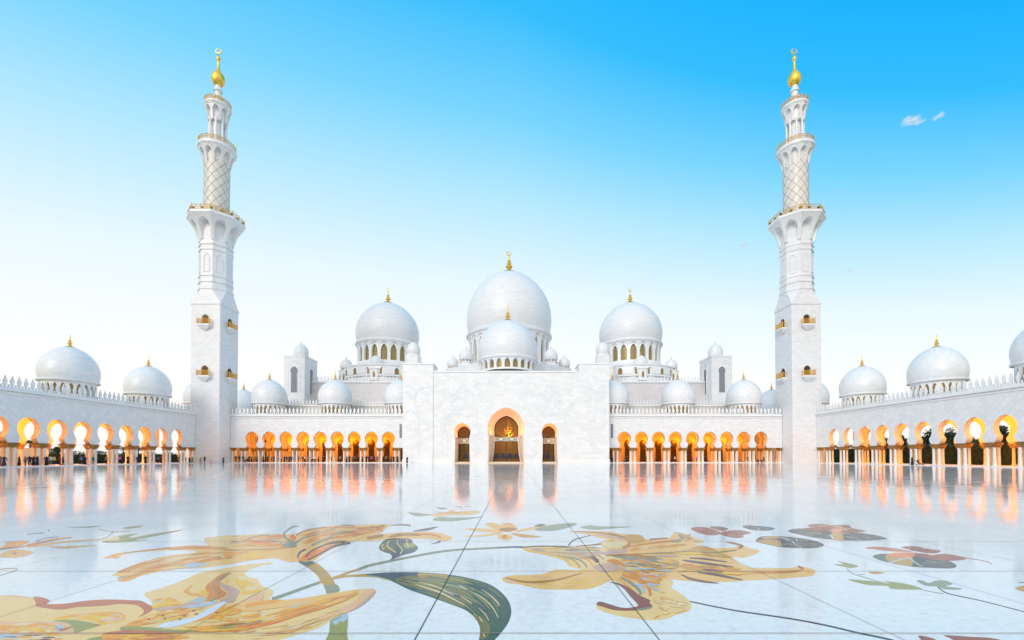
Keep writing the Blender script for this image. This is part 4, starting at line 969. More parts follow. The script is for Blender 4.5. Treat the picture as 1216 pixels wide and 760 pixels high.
# --- lily on the right
I=Inlay('lily_inlay','yellow lily right of the middle joint with a fan of dark stamens')
I.p('peach','L -60,345 100,345 200,380 400,375 442,340 480,318 580,345 722,395 716,414 650,425 800,460 960,460 1035,440 1005,420 880,407 1000,408 1080,440 1200,480 M 110,388 168,415 110,450 0,478 L 1060,548 990,552 M 60,556 300,566 420,568 530,555 650,577 670,602 640,637 500,652 200,674 0,680 J 1216,382 1000,387 700,377 560,367 300,425 100,390 -40,330 R 560,338 480,330 520,250')
I.p('cream','J 300,420 560,367 605,402 588,440 650,480 742,550 768,602 745,652 640,682 540,722 400,734 250,717 100,692 -60,642 -90,600 -60,585 80,630 250,625 292,590 230,520 150,440 90,390 200,375')
I.p('peach','R 38,382 100,372 220,368 290,345 400,347 500,328 565,340 612,365 560,392 500,420 440,438 330,441 220,438 120,417 48,407')
I.p('pinkc','R 38,382 70,392 110,412 60,408'); I.l('brown','R 50,385 150,405 280,397 415,362',1.2,1.0,3.0); I.l('mauve','R 170,378 210,381 260,380',.8); streaks(I,['yellow','peach2','pale'],'R 130,412 300,410 450,380','R 130,420 300,436 450,425',26,41,(1,2.6))
I.p('cream','R 133,245 200,234 330,232 500,240 562,260 602,300 560,342 430,346 400,342 360,332 330,300 250,275 160,262'); I.p('mauve','R 230,255 400,250 520,262 545,245 580,260 500,285 380,280 280,268')
streaks(I,['graygreen','yellow','mauve','goldolive','pale','oliveb'],'R 150,246 330,236 520,242','R 170,258 330,290 520,300',50,42,(.7,1.8)); I.l('yellow','R 140,250 250,275 330,297 360,330',1.6,3.6); I.l('goldolive','R 300,280 370,300 405,337',2.4,2); I.l('graygreen','R 350,285 410,305 437,335',1.5,2); I.l('gold','R 380,285 440,300 470,335',1,1.6)
I.p('maroon','K 755,538 800,540 835,562 850,585 820,594 795,575'); I.p('mauve','K 870,508 1000,480 1100,470 1072,512 900,524'); I.p('mauve','K 790,632 900,600 1005,612 1055,652 900,682'); I.p('pale','K 850,520 930,540 930,580 860,590'); I.l('brown','K 840,528 890,565',1.4)
I.p('peach','R 352,165 450,163 565,168 642,195 664,222 602,247 520,242 505,220 540,205 480,190 420,175'); I.p('pale','K 870,400 960,385 1080,410 1080,445 960,460 880,435'); I.p('yellow','K 920,395 970,385 990,398 940,408'); I.l('brown','K 630,312 850,325 1020,352 1110,390 1120,430 1060,460',1.0,3.4,3.0); I.l('mauve','K 820,340 950,362 1050,385',2.4,2); I.l('slate','K 570,442 610,395 680,370 772,347',1.8,.8); I.l('redbrown','K 640,447 760,437 868,424',1.0,2.0); I.l('slate','K 160,456 300,446 450,446 560,450',1.6,1.2)
I.p('tan','K 1080,350 1216,345 1260,400 1150,420'); 
# body colours
I.p('ochre','J 5,190 80,185 150,215 225,268 140,242 30,215'); I.p('graygreen','J 40,152 200,148 440,170 520,192 526,272 400,252 200,192'); I.p('goldolive','J 530,190 650,200 645,262 560,272'); I.p('brown','J 20,145 250,140 450,165 400,178 200,160')
streaks(I,['gold','goldolive','ochre','graygreen','yellow','oliveb','bluegray'],'J 120,170 300,180 520,195 650,210','J 130,320 260,330 420,340 520,370',120,43,(.7,2.0),(.12,.4))
streaks(I,['gold','ochre','yellow','bluegray','orange'],'J 140,250 300,300 500,340','J 130,340 250,420 470,470',60,44,(1,2.6),(.15,.5))
for a,w,c in (('J 150,325 300,370 380,440 398,515',3.6,'ochre'),('J 130,345 230,405 300,470 310,505',3.2,'graygreen'),('J 110,360 200,430 280,505',2.4,'gold'),('J 200,340 330,380 480,405',1.8,'ochre'),('J 250,300 400,350 490,380',1.8,'gold'),('J 300,410 400,430 470,465',1.4,'bluegray'),('J 250,400 320,440 350,490',3,'bluegray')): I.l(c,a,w*.7,w*.8,w)
I.p('tan','J 360,132 560,120 740,95 850,62 1000,108 870,132 600,135'); I.l('oliveb','J 330,135 700,118 960,124 1180,100',.8,1.2); I.p('yellow','J 620,128 760,120 870,125 860,140 700,142'); I.p('tan','J 850,132 1000,128 1130,165 960,160'); I.l('brown','J 0,150 200,140 330,135',1.6,1.0)
I.l('ochre','J 150,80 350,45 600,15 700,-10 760,-40',1.0,2.0,2.0); I.l('graygreen','L 500,345 535,368 500,398 440,402',2.0,1.2,3.0); I.p('tan','L 500,325 580,345 620,375 560,395 545,370'); streaks(I,['gold','ochre','pale'],'J 160,100 400,70 720,40','J 200,105 420,85 740,60',26,45,(.7,1.6)); I.l('redbrown','L 240,385 320,378 400,373',1.6,.8); I.l('redbrown','L 935,409 1020,425 1075,445 1040,465',1.0,2.2,2.4)
for a,w in (('J 750,172 880,180 1090,208',1.7),('J 690,192 850,215 1150,255',2.4),('J 860,270 1000,295 1130,322',2.2),('J 830,302 1000,325 1230,372',2.6),('J 675,320 760,360 880,385 1012,401',2.6)): I.l('navy' if '320' not in a[:9] else 'maroon',a,.8,.6,w)
I.p('mauve','J 400,150 600,145 650,158 480,165'); streaks(I,['gold','orange','peach2','goldolive'],'J 640,215 900,240 1216,270','J 640,300 900,300 1216,330',40,46,(.7,1.8)); I.l('ochre','M -200,592 0,602 300,605 480,596 560,572 520,550',1.4,1.0,2.2); I.p('yellow','M -150,600 0,608 120,612 60,622 -150,625'); I.l('maroon','M 515,550 555,575',1.6,.6)
I.p('maroon','J 25,394 100,398 200,440 300,510 392,555 386,575 412,612 330,637 240,647 80,642 -30,612 -88,592 -55,568 60,602 150,625 240,620 287,598 222,525 150,442 80,405'); I.p('graygreen','J 270,640 330,625 410,615 380,632 300,645')
streaks(I,['peach2','cream','pale'],'J 420,420 560,480 740,580','J 420,720 540,715 740,640',20,47,(1.5,3.5)); I.done()
I=Inlay('stem_inlay','long thin dark teal stem sweeping to the lower right'); I.l('slate','J 748,563 1000,615 1216,655 O 400,130 520,152 640,180 760,206 900,250',1.5,2.4); I.done()
# --- right hand flowers
I=Inlay('flower_inlay','single red brown flower left of the dark lily pads')
I.p('redbrown','L 612,285 680,272 770,280 868,315 860,340 780,346 680,325'); I.p('maroon','L 780,272 860,267 948,285 910,306 850,300'); I.p('redbrown','L 868,332 930,308 1050,300 1130,315 1153,328 1080,345 1088,360 1030,373 940,358'); streaks(I,['maroon','rust','redbrown'],'L 650,285 850,315','L 700,320 860,338',12,51,(.6,1.2)); streaks(I,['maroon','rust'],'L 900,330 1120,318','L 950,350 1080,355',12,52,(.6,1.2)); I.done()
I=Inlay('lily_pad_inlay','small dark slate lily pad farthest back on the right'); I.p('slate','M 8,192 60,181 130,186 200,190 270,198 305,212 240,229 150,226 80,219'); streaks(I,['graygreen','navy'],'M 40,190 280,205','M 90,215 240,222',10,53,(.5,.9)); I.l('bluewhite','M 150,205 165,222',.8); I.done()
I=Inlay('lily_pad_inlay','large dark lily pad with a red flower on it, the widest on the right')
I.p('slate','M 428,230 470,214 560,211 680,225 800,238 835,255 920,258 1050,248 1216,270 1290,290 1320,305 1216,315 1080,320 920,317 840,312 700,298 560,272 450,247'); I.p('tan','M 820,245 905,238 918,270 925,317 842,312'); I.l('bluewhite','M 806,266 832,305',1.6); I.l('sage','M 930,280 1000,292 1090,318',.9); streaks(I,['teal','sage','navy'],'M 500,235 700,250 800,270','M 520,255 700,285 800,300',16,54,(.5,1)); streaks(I,['teal','sage'],'M 940,270 1200,285','M 960,305 1200,305',12,55,(.5,1))
I.p('redbrown','M 598,180 700,168 830,180 970,178 1003,205 1125,234 1030,247 920,252 800,242 700,234 555,212 640,197'); I.p('orange','M 822,215 905,212 912,245 830,245'); streaks(I,['maroon','rust','pinkc'],'M 600,185 800,185 990,205','M 600,212 800,232 1050,240',26,56,(.5,1.1)); I.done()
I=Inlay('lily_pad_inlay','dark lily pad with a tan edge in front of the wide pad'); I.p('slate','M 133,325 175,284 300,279 420,284 560,300 680,325 748,355 720,376 640,388 480,386 350,376 200,346'); I.p('tan','M 140,325 230,310 348,320 350,370 220,346'); I.p('tan','M 185,296 240,282 348,284 348,300 240,302'); I.l('bluewhite','M 360,290 450,320 500,362 545,380',.9,1.4); I.l('sage','M 350,372 400,352 450,348',.9); I.l('bluewhite','M 505,305 500,322',1.6); streaks(I,['teal','navy','sage'],'M 380,295 560,310 700,345','M 380,365 560,375 680,375',20,57,(.5,1)); I.done()
I=Inlay('lily_pad_inlay','dark and tan lily pad under rust petals with a long tendril')
I.p('teal','N 88,220 130,206 190,204 260,198 380,200 470,235 560,245 627,275 602,298 480,296 330,286 200,263 120,241'); I.p('slate','N 330,240 380,225 470,235 560,245 627,275 602,298 480,296 345,284'); I.p('goldolive','N 175,212 260,200 345,230 335,284 240,268 185,250'); I.p('orange','N 188,206 262,196 365,200 335,228 212,222')
I.p('rust','N 38,165 120,159 240,170 335,190 220,189 100,176'); I.p('redbrown','N 272,162 370,156 430,170 528,185 480,202 380,190'); I.p('redbrown','N 430,222 540,205 620,214 695,235 620,249 520,247 460,237'); I.p('redbrown','N 360,205 440,205 470,225 400,228'); I.l('redbrown','N 690,232 780,245 835,258 856,274',.8,.8); I.l('bluewhite','N 330,238 400,285',1.0); I.l('bluewhite','N 200,262 270,240 340,228',.8); streaks(I,['sage','deep'],'N 380,240 600,262','N 380,280 580,290',12,58,(.5,1)); streaks(I,['maroon','rust'],'N 300,165 500,185','N 330,185 500,195',8,59,(.5,1)); I.done()
I=Inlay('leaf_inlay','olive leaf sprig with a bud on a thin curling stem'); I.p('olive','X 398,290 440,289 413,275 455,284 505,298 470,306 440,300'); I.l('graygreen','X 455,308 480,330 560,355 640,378',.9); I.p('olive','X 458,355 560,362 640,373 612,362 700,372 760,388 772,398 650,396 628,383 540,378'); I.l('slate','N -5,340 40,335',.5); I.p('tan','X 545,322 590,322 620,328 570,332'); I.l('graygreen','N 395,434 470,450 545,462',.8); I.done()
I=Inlay('leaf_inlay','grey green three lobed leaf on a long thin stem'); I.p('sage','N 372,380 400,374 450,392 500,377 560,380 603,400 560,415 662,426 640,436 560,433 500,416 430,410'); I.l('slate','N 508,418 560,455 640,476 800,510 1064,578 1200,615',1.4,1.0); I.done()
I=Inlay('petal_inlay','red brown petal tips at the lower right edge of the paving'); I.p('redbrown','N 383,733 440,740 495,762 440,800 410,770'); I.p('redbrown','N 550,730 700,738 880,752 1000,800 700,820 600,755'); I.done()
I=Inlay('petal_inlay','ochre petal tip at the right edge of the paving'); I.p('tan','N 1005,425 1080,408 1130,430 1110,452 1050,446'); I.l('slate','N 1030,388 1090,392',1); I.done()

# joint strips across the paving, running over the inlays
zj=.0065
mb=MB(); x0=CX-.99
def strip(xa,xb,ya,yb,z,mi): mb.add([(xa,ya,z),(xb,ya,z),(xb,yb,z),(xa,yb,z)],[(0,1,2,3)],mi)
for k in range(-34,34):
    x=x0+2.425*k
    if abs(x)<XS: w=(.0055 if k==0 else .0045) if k in (0,1) else .0035; strip(x-w,x+w,.5,YB-.8,zj,1 if k in (0,1) else 0)
y=4.576
while y<YB-1: strip(-XS+.6,XS-.6,y-.006,y+.006,zj+.001,0); y+=2.45
jo=mb.build('joint_strips',[M['joint'],M['joint_dark']],floor,recalc=False)
# ================================================================== PEOPLE
def skin_person(edges, verts, name):
    me=bpy.data.meshes.new(name); me.from_pydata([v[0] for v in verts],edges,[])
    o=bpy.data.objects.new(name,me); COL.objects.link(o)
    m=o.modifiers.new('s','SKIN'); m.use_smooth_shade=True
    lay=me.skin_vertices[0] if me.skin_vertices else None
    for i,v in enumerate(verts): lay.data[i].radius=(v[1],v[2]); 
    lay.data[0].use_root=True
    s=o.modifiers.new('d','SUBSURF'); s.levels=1; s.render_levels=1
    dg=bpy.context.evaluated_depsgraph_get(); dg.update()
    r=bpy.data.meshes.new_from_object(o.evaluated_get(dg)); r.name=name
    bpy.data.objects.remove(o); return r
def ensure_skin(me):
    pass
def proto(kind):
    V=[];E=[]
    def v(p,rx,ry=None): V.append((p,rx,rx if ry is None else ry)); return len(V)-1
    def e(a,b): E.append((a,b))
    sit=(kind=='seated'); dz=-.58 if sit else 0
    pel=v((0,0,.95+dz),.15,.12); wa=v((0,0,1.12+dz),.13,.10); chest=v((0,0,1.33+dz),.16,.11); nk=v((0,-.005,1.47+dz),.06); hd=v((0,-.02,1.60+dz),.095,.10); tp=v((0,-.01,1.70+dz),.07,.075)
    for a,b in ((pel,wa),(wa,chest),(chest,nk),(nk,hd),(hd,tp)): e(a,b)
    nose=v((0,-.115,1.585+dz),.018); e(hd,nose)
    for s in (-1,1):
        sh=v((s*.18,0,1.40+dz),.062); el=v((s*.25,.03,1.14+dz),.047); wr=v((s*.24,-.08 if not sit else -.2,.92+dz if not sit else 1.02+dz),.034); ha=v((s*.235,-.12 if not sit else -.28,.83+dz if not sit else 1.0+dz),.04,.025)
        e(chest,sh); e(sh,el); e(el,wr); e(wr,ha)
    if kind=='robe':
        a=v((0,0,.6),.19,.17); b=v((0,0,.25),.23,.2); c=v((0,0,.05),.26,.23); e(pel,a); e(a,b); e(b,c)
    elif sit:
        for s in (-1,1):
            h=v((s*.09,-.05,.36),.09); k=v((s*.11,-.45,.44),.075); an=v((s*.10,-.5,.07),.05); to=v((s*.10,-.64,.04),.04); e(pel,h); e(h,k); e(k,an); e(an,to)
    else:
        for s in (-1,1):
            st=.05*s
            h=v((s*.09,0,.86),.095); k=v((s*.10,-.02+st,.48),.065); an=v((s*.10,.03+st*2,.08),.045); to=v((s*.11,-.12+st*2,.035),.04,.03); e(pel,h); e(h,k); e(k,an); e(an,to)
    me=skin_person(E,V,'person_body_'+kind)
    idx=[]
    for p in me.polygons:
        c=p.center; z=c.z-dz
        if z>1.66 or (z>1.5 and c.y>.02): i=1
        elif z>1.47: i=0
        elif abs(c.x)>.2 and z<.90 and not sit: i=0
        elif sit and c.y<-.24 and c.z>.40 and abs(c.x)>.17: i=0
        elif z>(.93): i=2
        else: i=3
        idx.append(i)
    me.materials.clear()
    for k in range(4): me.materials.append(None)
    me.polygons.foreach_set('material_index',idx); return me
def skinlayer(): pass
PROTO={}
for kname in ('robe','standing','seated'):
    try: PROTO[kname]=proto(kname)
    except Exception as ex: print('PERSON',kname,ex); raise
CL={}
def cloth(name):
    t=dict(black=(.012,.012,.016),navy=(.02,.03,.09),white=(.72,.72,.70),red=(.35,.03,.04),green=(.05,.18,.10),blue=(.10,.22,.55),pink=(.65,.16,.34),khaki=(.30,.24,.13),grey=(.16,.16,.18),yellow=(.6,.55,.08),teal=(.02,.2,.2),skin=(.42,.24,.15),hair=(.02,.015,.012))
    if name not in CL: CL[name]=plain('cloth_'+name,t[name],.85)
    return CL[name]
def person(px_,y,kind,top,bottom,label,group=None,face=0.0,x=None,scale=1.0,z=0.0,hair='hair'):
    """px_: column of the photo the figure stands in, y: metres from the viewer"""
    if x is None: x=CX+(px_-PX)/F*y
    o=bpy.data.objects.new('person',PROTO[kind]); COL.objects.link(o); o.location=(x,y,z); o.rotation_euler=(0,0,face); o.scale=(scale*(1.22 if kind=='robe' else 1.08),scale*(1.22 if kind=='robe' else 1.08),scale)
    for i,mn in enumerate(('skin',hair,top,bottom)): o.material_slots[i].link='OBJECT'; o.material_slots[i].material=cloth(mn)
    tag(o,label,'person',group); WORLD[o.name]=Vector(o.location); return o
rp=random.Random(5)
ords=['first','second','third','fourth','fifth','sixth','seventh','eighth','ninth']
# crowd under the left portal arcade, arch by arch counted from the left minaret: px, kind, top, bottom
crowd={0:[(280.3,'standing','black','black'),(284.6,'standing','black','navy'),(288.6,'standing','navy','grey'),(291,'robe','white','grey')],
 1:[(294,'seated','black','black'),(296,'robe','black','black'),(298.7,'robe','black','black'),(302.5,'standing','khaki','black'),(305.5,'robe','black','black')],
 2:[(312.5,'robe','black','black'),(315.2,'robe','black','black'),(318,'robe','navy','black'),(322.3,'standing','khaki','black'),(325.8,'robe','black','black')],
 3:[(330.6,'standing','pink','black'),(334.2,'standing','white','navy'),(337.6,'robe','black','black'),(340.5,'standing','navy','navy'),(343.5,'robe','black','black'),(346,'standing','navy','black')],
 4:[(350.7,'standing','blue','blue'),(354.8,'standing','grey','navy'),(359.6,'standing','black','black'),(362,'robe','white','black'),(366,'standing','khaki','khaki'),(371,'seated','black','black')],
 5:[(374.5,'standing','white','black'),(378,'robe','black','black'),(384,'robe','black','black'),(393.5,'standing','black','black'),(397.2,'robe','white','white'),(404,'standing','khaki','black')],
 6:[(411.5,'robe','black','black'),(415,'robe','black','black'),(418.3,'standing','navy','black'),(421.8,'standing','green','black'),(425,'robe','black','black'),(430.3,'robe','black','black')],
 7:[(435,'robe','black','black'),(438,'standing','navy','black'),(441.3,'standing','pink','black'),(444.8,'robe','black','black'),(448,'standing','grey','black')],
 8:[(455,'robe','black','black'),(458.6,'standing','khaki','black'),(461,'robe','black','black'),(464.5,'robe','black','black'),(467.5,'robe','black','black'),(472,'robe','black','black')]}
names={'robe':'long robe','standing':'clothes','seated':'clothes'}
from collections import Counter
seen=Counter()
for a,ps in crowd.items():
    for p in ps: seen[(a,p[1],p[2],p[3])]+=1
for a,ps in crowd.items():
    for i,(q,k,tp_,bt) in enumerate(ps):
        where='under the %s portal arch from the left minaret'%ords[a-1] if a else 'between the left minaret and first portal arch'
        if k=='robe': what='person in a long %s robe'%tp_ if tp_==bt else 'person in %s with long %s skirt'%(tp_,bt)
        elif k=='seated': what='person in %s sitting'%tp_
        else: what='person in %s top and %s trousers'%(tp_,bt) if tp_!=bt else 'person dressed all in %s'%tp_
        person(q,YB+rp.uniform(-.35,.2) if k!='seated' else YB-.2,k,tp_,bt,what+' '+where,'crowd under the left portal arcade',rp.uniform(-1.5,1.5) if k!='seated' else 0,scale=rp.uniform(1.0,1.08),z=.14)
# left courtyard arcade: people between the columns, arches counted from the left edge of the photo
side=[(.8,'standing','grey','navy','person in a grey top at the very left edge of the arcade'),(5,'robe','navy','navy','person in a long navy robe at the left edge of the arcade'),
 (23,'robe','black','black','lone person in a black robe before the first orange pier from the left'),(30.3,'standing','grey','black','person in a grey top left of the seated dark pair under the left arcade'),(35.2,'standing','navy','black','person in a navy top beside the dark pair under the left arcade'),
 (40,'robe','black','black','taller of the dark robed pair under the second arch from the left'),(44.5,'robe','black','navy','person in a black top and navy skirt, right of the dark robed pair'),
 (55.5,'robe','black','black','person in a black robe left of the one in a white top, third left arch'),(60,'standing','white','grey','person in a white top under the third arch from the left edge'),(64.5,'standing','yellow','navy','person in a yellow top under the third arch from the left edge'),
 (71.5,'standing','red','navy','person in a red top under the third arch from the left edge'),(75,'standing','teal','black','person in a teal top beside the column after the third left arch'),
 (96.5,'standing','blue','black','person in a blue top under the fourth arch from the left edge'),(101,'robe','black','black','person in a black robe under the fourth arch from the left edge'),
 (111,'standing','green','grey','person in a green top standing by the pier right of the fourth left arch'),(126.5,'standing','khaki','black','person in khaki under the fifth arch from the left edge'),
 (142.5,'standing','pink','black','person in a pink top under the sixth arch from the left edge'),(145.5,'robe','black','black','person in a black robe under the sixth arch from the left edge'),(152,'robe','black','black','person in a black robe beside the pier right of the sixth left arch'),
 (163.5,'standing','navy','black','person in a navy top under the seventh arch from the left edge'),(173,'robe','black','black','person in a black robe under the seventh arch from the left edge'),
 (188,'standing','grey','black','person in a grey top under the eighth arch from the left edge'),(191.5,'robe','black','black','person in a black robe under the eighth arch from the left edge'),(211,'robe','black','navy','person in black top and navy skirt under the last arch before the left minaret')]
for q,k,tp_,bt,lb in side:
    xx=-(XS-.28)-rp.choice((0,.05,.1))
    y=(xx-CX)/((q-PX)/F); person(q,y,k,tp_,bt,lb,'people under the left courtyard arcade',rp.uniform(0,6),x=xx,scale=rp.uniform(.98,1.06),z=.14)
for q,y,k,tp_,bt,lb,sc in ((217.5,112.5,'robe','black','black','tallest dark robed person of the group at the foot of the left minaret',1.06),(220.3,112,'standing','blue','black','person in a blue top in the group at the foot of the left minaret',1.0),(225,112.2,'robe','black','black','dark robed person bending beside the orange pier left of the minaret',.95),(228.6,112.6,'standing','grey','black','person in grey at the right of the group by the left minaret',.98),
  (238.3,113.2,'standing','yellow','grey','person in a yellow top standing before the left minaret',.98),(243.2,113,'standing','navy','black','person in navy walking before the left minaret',1.08),(250.6,113.4,'standing','pink','pink','small child in pink before the left minaret',.62),(265.3,113.4,'robe','navy','navy','person in navy standing alone at the right foot of the left minaret',.92),
  (483.5,112,'robe','black','black','lone person in black standing before the left portal pylon',1.0)):
    person(q,y,k,tp_,bt,lb,None,rp.uniform(-2,2),scale=sc)
for q,y,k,tp_,bt,lb,z in ((741.5,119.6,'seated','grey','black','person in grey sitting under the first lit arch right of the portal',.14),(744,120.3,'robe','black','black','person in black robe under the first lit arch right of the portal',.14),(727,118,'robe','navy','black','dark figure beside the right portal pylon',.14),(801.5,119,'standing','white','black','person in a white top under the fifth lit arch right of the portal',.14),(827,118.6,'standing','pink','navy','person in a pink top before the pier right of the fifth arch',.14),
  (838,118.6,'standing','black','black','person dressed in black under the seventh lit arch right of the portal',.14),(767,118.6,'standing','navy','black','person in navy under the second lit arch right of the portal',.14),(887.5,118.4,'standing','grey','grey','person in grey under the eighth lit arch right of the portal',.14),
  (900,118.2,'seated','black','black','left of the two people sitting under the ninth arch right of the portal',.0),(904.5,118.2,'seated','navy','black','right of the two people sitting under the ninth arch right of the portal',.0),(907,119.6,'standing','khaki','black','person in khaki standing behind the two sitting under the ninth arch',.14)):
    person(q,y,k,tp_,bt,lb,'people under the right portal arcade',rp.uniform(-1,1),z=z)
person(1083,85.5,'robe','black','black','person in black standing by a stroller in front of the right arcade',None,1.2,scale=1.02)
# stroller
t=tag(empty('stroller',(0,0,0)),'black stroller standing in front of the right arcade beside a person in black','stroller')
mb=MB(); mb.tube([(-.55,0,1.0),(-.3,0,.75),(.35,0,.35),(.6,0,.14)],.03,6); mb.tube([(-.55,.4,1.0),(-.3,.4,.75),(.35,.4,.35),(.6,.4,.14)],.03,6); mb.tube([(-.55,0,1.0),(-.55,.4,1.0)],.03,6)
for yy in (0,.4): mb.tube([(-.45,yy,.14),(.0,yy,.55)],.025,5)
mb.build('frame',M['dark'],t)
mb=MB(); 
mb.extrude([(-.3,.72),(-.1,.45),(.3,.38),(.36,.5),(.05,.56),(-.15,.95),(-.05,1.05),(.2,1.0),(.22,1.06),(-.08,1.15),(-.3,.98)],.03,.37,lambda u,w,z:(u,w,z)); mb.build('seat',cloth('black'),t)
wh=MB(); wh.lathe([(.05,-.03),(.13,-.025),(.14,0),(.13,.025),(.05,.03)],14); w0=None
for x,yy in ((-.45,-.04),(-.45,.44),(.6,-.04),(.6,.44)):
    if w0 is None: w0=wh.build('wheel',M['dark'],t,(x,yy,.14)); w0.rotation_euler=(PI/2,0,0)
    else: w=again(w0,t,(x,yy,.14))
t.location=(CX+(1092-PX)/F*85.5,85.6,0); t.rotation_euler=(0,0,-.35)

# ================================================================== TREES AND HEDGES BEYOND THE ARCADES
def leafmat(name,c0,c1):
    m,nt,b=newmat(name); g=N(nt,'ShaderNodeNewGeometry'); n=noise(nt,g.outputs['Position'],1.2,3)
    nt.links.new(ramp(nt,n,[(.3,c0),(.7,c1)]),b.inputs['Base Color']); b.inputs['Roughness'].default_value=.6; return m
M['leaf']=leafmat('dark_foliage',(.010,.022,.010),(.040,.075,.024)); M['bark']=plain('bark',(.09,.06,.04),.9); M['frond']=leafmat('palm_fronds',(.015,.03,.012),(.06,.09,.03))
def crown_mesh(seed,R,H,zc,n,size):
    rnd=random.Random(seed); mb=MB()
    cl=[]
    for _ in range(11):
        a=rnd.random()*2*PI; r=R*rnd.uniform(.1,.75); z=zc+H*rnd.uniform(-.4,.42); cl.append((r*math.cos(a),r*math.sin(a),z,R*rnd.uniform(.28,.5)))
    for _ in range(n):
        x,y,z,q=rnd.choice(cl); d=Vector((rnd.gauss(0,1),rnd.gauss(0,1),rnd.gauss(0,.8))).normalized()*q*rnd.uniform(.55,1.05)
        p=Vector((x,y,z))+d; nrm=Vector((rnd.gauss(0,1),rnd.gauss(0,1),rnd.gauss(.6,1))).normalized(); a=nrm.orthogonal().normalized(); b_=nrm.cross(a); s=size*rnd.uniform(.6,1.4)
        mb.add([p-a*s,p+b_*s*.45,p+a*s,p-b_*s*.45],[(0,1,2,3)])
    return mb,cl
def tree_proto(seed,R,H,zc,n=1700,size=.26):
    c,cl=crown_mesh(seed,R,H,zc,n,size); t=MB()
    t.tube([(0,0,-.3),(.05,.02,zc*.4),(-.04,.05,zc*.75),(0,0,zc)],[.26,.19,.15,.09],8)
    for x,y,z,q in cl[:7]: t.tube([(0,0,zc*.5+.1*q),(x*.4,y*.4,(zc*.55+z)/2),(x*.9,y*.9,z)],[.1,.06,.025],5)
    return c,t
def palm_proto(seed):
    rnd=random.Random(seed); c=MB(); t=MB(); h=6.2
    t.tube([(0,0,-.3),(.1,0,2),(.15,.05,4.2),(.1,0,h)],[.26,.2,.18,.2],9)
    for k in range(34):
        a=rnd.random()*2*PI; L=rnd.uniform(2.0,2.9); up=rnd.uniform(-.2,1.1); pts=[]
        for i in range(9):
            s=i/8; pts.append(Vector((.1+math.cos(a)*L*s*(1-.1*up),math.sin(a)*L*s*(1-.1*up),h+up*1.6*s-1.7*s*s)))
        for i in range(1,9):
            d=(pts[i]-pts[i-1]).normalized(); sd=d.cross(Vector((0,0,1))).normalized()
            for f in (0,.5):
                p=pts[i-1]+(pts[i]-pts[i-1])*f; ln=.62*(1-.55*abs(i/8-.45))
                for sg in (-1,1):
                    tip=p+sd*sg*ln*.75+d*ln*.55-Vector((0,0,.22)); c.add([p-d*.05,p+d*.06,tip],[(0,1,2)])
    return c,t
PT=[tree_proto(1,2.6,4.6,4.6),tree_proto(2,3.2,5.2,5.4,2200),tree_proto(3,2.2,5.6,5.0),palm_proto(4)]
PM=[None]*4
def tree(kind,x,y,s,rz,label,group):
    nm='palm_tree' if kind==3 else 'leafy_tree'
    t=tag(empty(nm,(x,y,-.3)),label,'palm tree' if kind==3 else 'tree',group); t.scale=(s,)*3; t.rotation_euler=(0,0,rz)
    if PM[kind] is None:
        c,k=PT[kind]; a=c.build('crown',M['frond'] if kind==3 else M['leaf'],t,Vector((x,y,-.3)),recalc=False); b_=k.build('trunk',M['bark'],t,Vector((x,y,-.3)),smooth=60); PM[kind]=(a,b_)
    else:
        for o in PM[kind]: again(o,t,Vector((x,y,-.3)))
rt=random.Random(9)
def at_px(q,xw): return (xw-CX)/((q-PX)/F)
# seen through the arches: photo column, sideways distance, kind, size
LT=[(3,-118,1,.95,'dark leafy tree seen through the arch at the very left edge'),(36,-112,3,.86,'palm tree behind the second arch from the left, its head in the round opening'),(66,-116,0,.62,'low bushy tree behind the third arch from the left'),(118,-125,3,.55,'small palm tree seen low through the fifth arch from the left'),(146,-116,3,.72,'palm tree seen low through the sixth arch from the left'),(165,-118,3,.72,'palm tree beyond the seventh arch from the left')]
RT=[(1096,108,0,1.0,'bushy tree seen through the arch just right of the stroller'),(1073,112,2,.95,'slim dark tree seen through the arch above the person with the stroller'),(1123,110,1,1.12,'tall dense dark tree filling the third arch from the right edge'),(1131,114,3,1.12,'palm tree leaning out beside the dense tree, third arch from the right'),(1156,112,2,.80,'dark tree reaching half up the second arch from the right'),(1161,108,3,.9,'palm tree with drooping fronds in the second arch from the right'),(1186,109,2,1.05,'slim dark tree in the arch at the right edge'),(1194,116,0,1.05,'bushy tree behind the slim one at the right edge'),(1027,112,0,.9,'dark tree in the third arch from the right minaret'),(1050,114,2,1.0,'dark tree beyond the fourth arch from the right minaret'),(1214,110,1,1.0,'dense tree cut by the right edge of the picture')]
for L,g in ((LT,'trees beyond the left arcade'),(RT,'trees beyond the right arcade')):
    for q,xw,k,s,lb in L: tree(k,xw,at_px(q,xw),s*1.05,rt.random()*6,lb,g)
def hedge(name,s,y0,y1,h,x0,label,n):
    rnd=random.Random(17+int(h*10)); mb=MB()
    mb.box(s*x0-.6,s*x0+.6,y0,y1,-.3,h*.86)
    for _ in range(n):
        y=rnd.uniform(y0,y1); f=rnd.random(); 
        p=Vector((s*x0+rnd.uniform(-.9,.9),y,h*(.8+.2*math.sin(y*.9)*.5+.25*rnd.random()))) if f<.45 else Vector((s*x0-s*rnd.uniform(.6,.95),y,rnd.uniform(0,h)))
        nrm=Vector((rnd.gauss(-s*.7,1),rnd.gauss(0,1),rnd.gauss(.5,1))).normalized(); a=nrm.orthogonal().normalized(); b_=nrm.cross(a); q=.22*rnd.uniform(.6,1.4)
        mb.add([p-a*q,p+b_*q*.5,p+a*q,p-b_*q*.5],[(0,1,2,3)])
    o=mb.build(name,M['leaf'],recalc=False); tag(o,label,'hedge'); return o
hedge('hedge',-1,60,190,2.6,103,'low dark clipped hedge beyond the left courtyard arcade',7000)
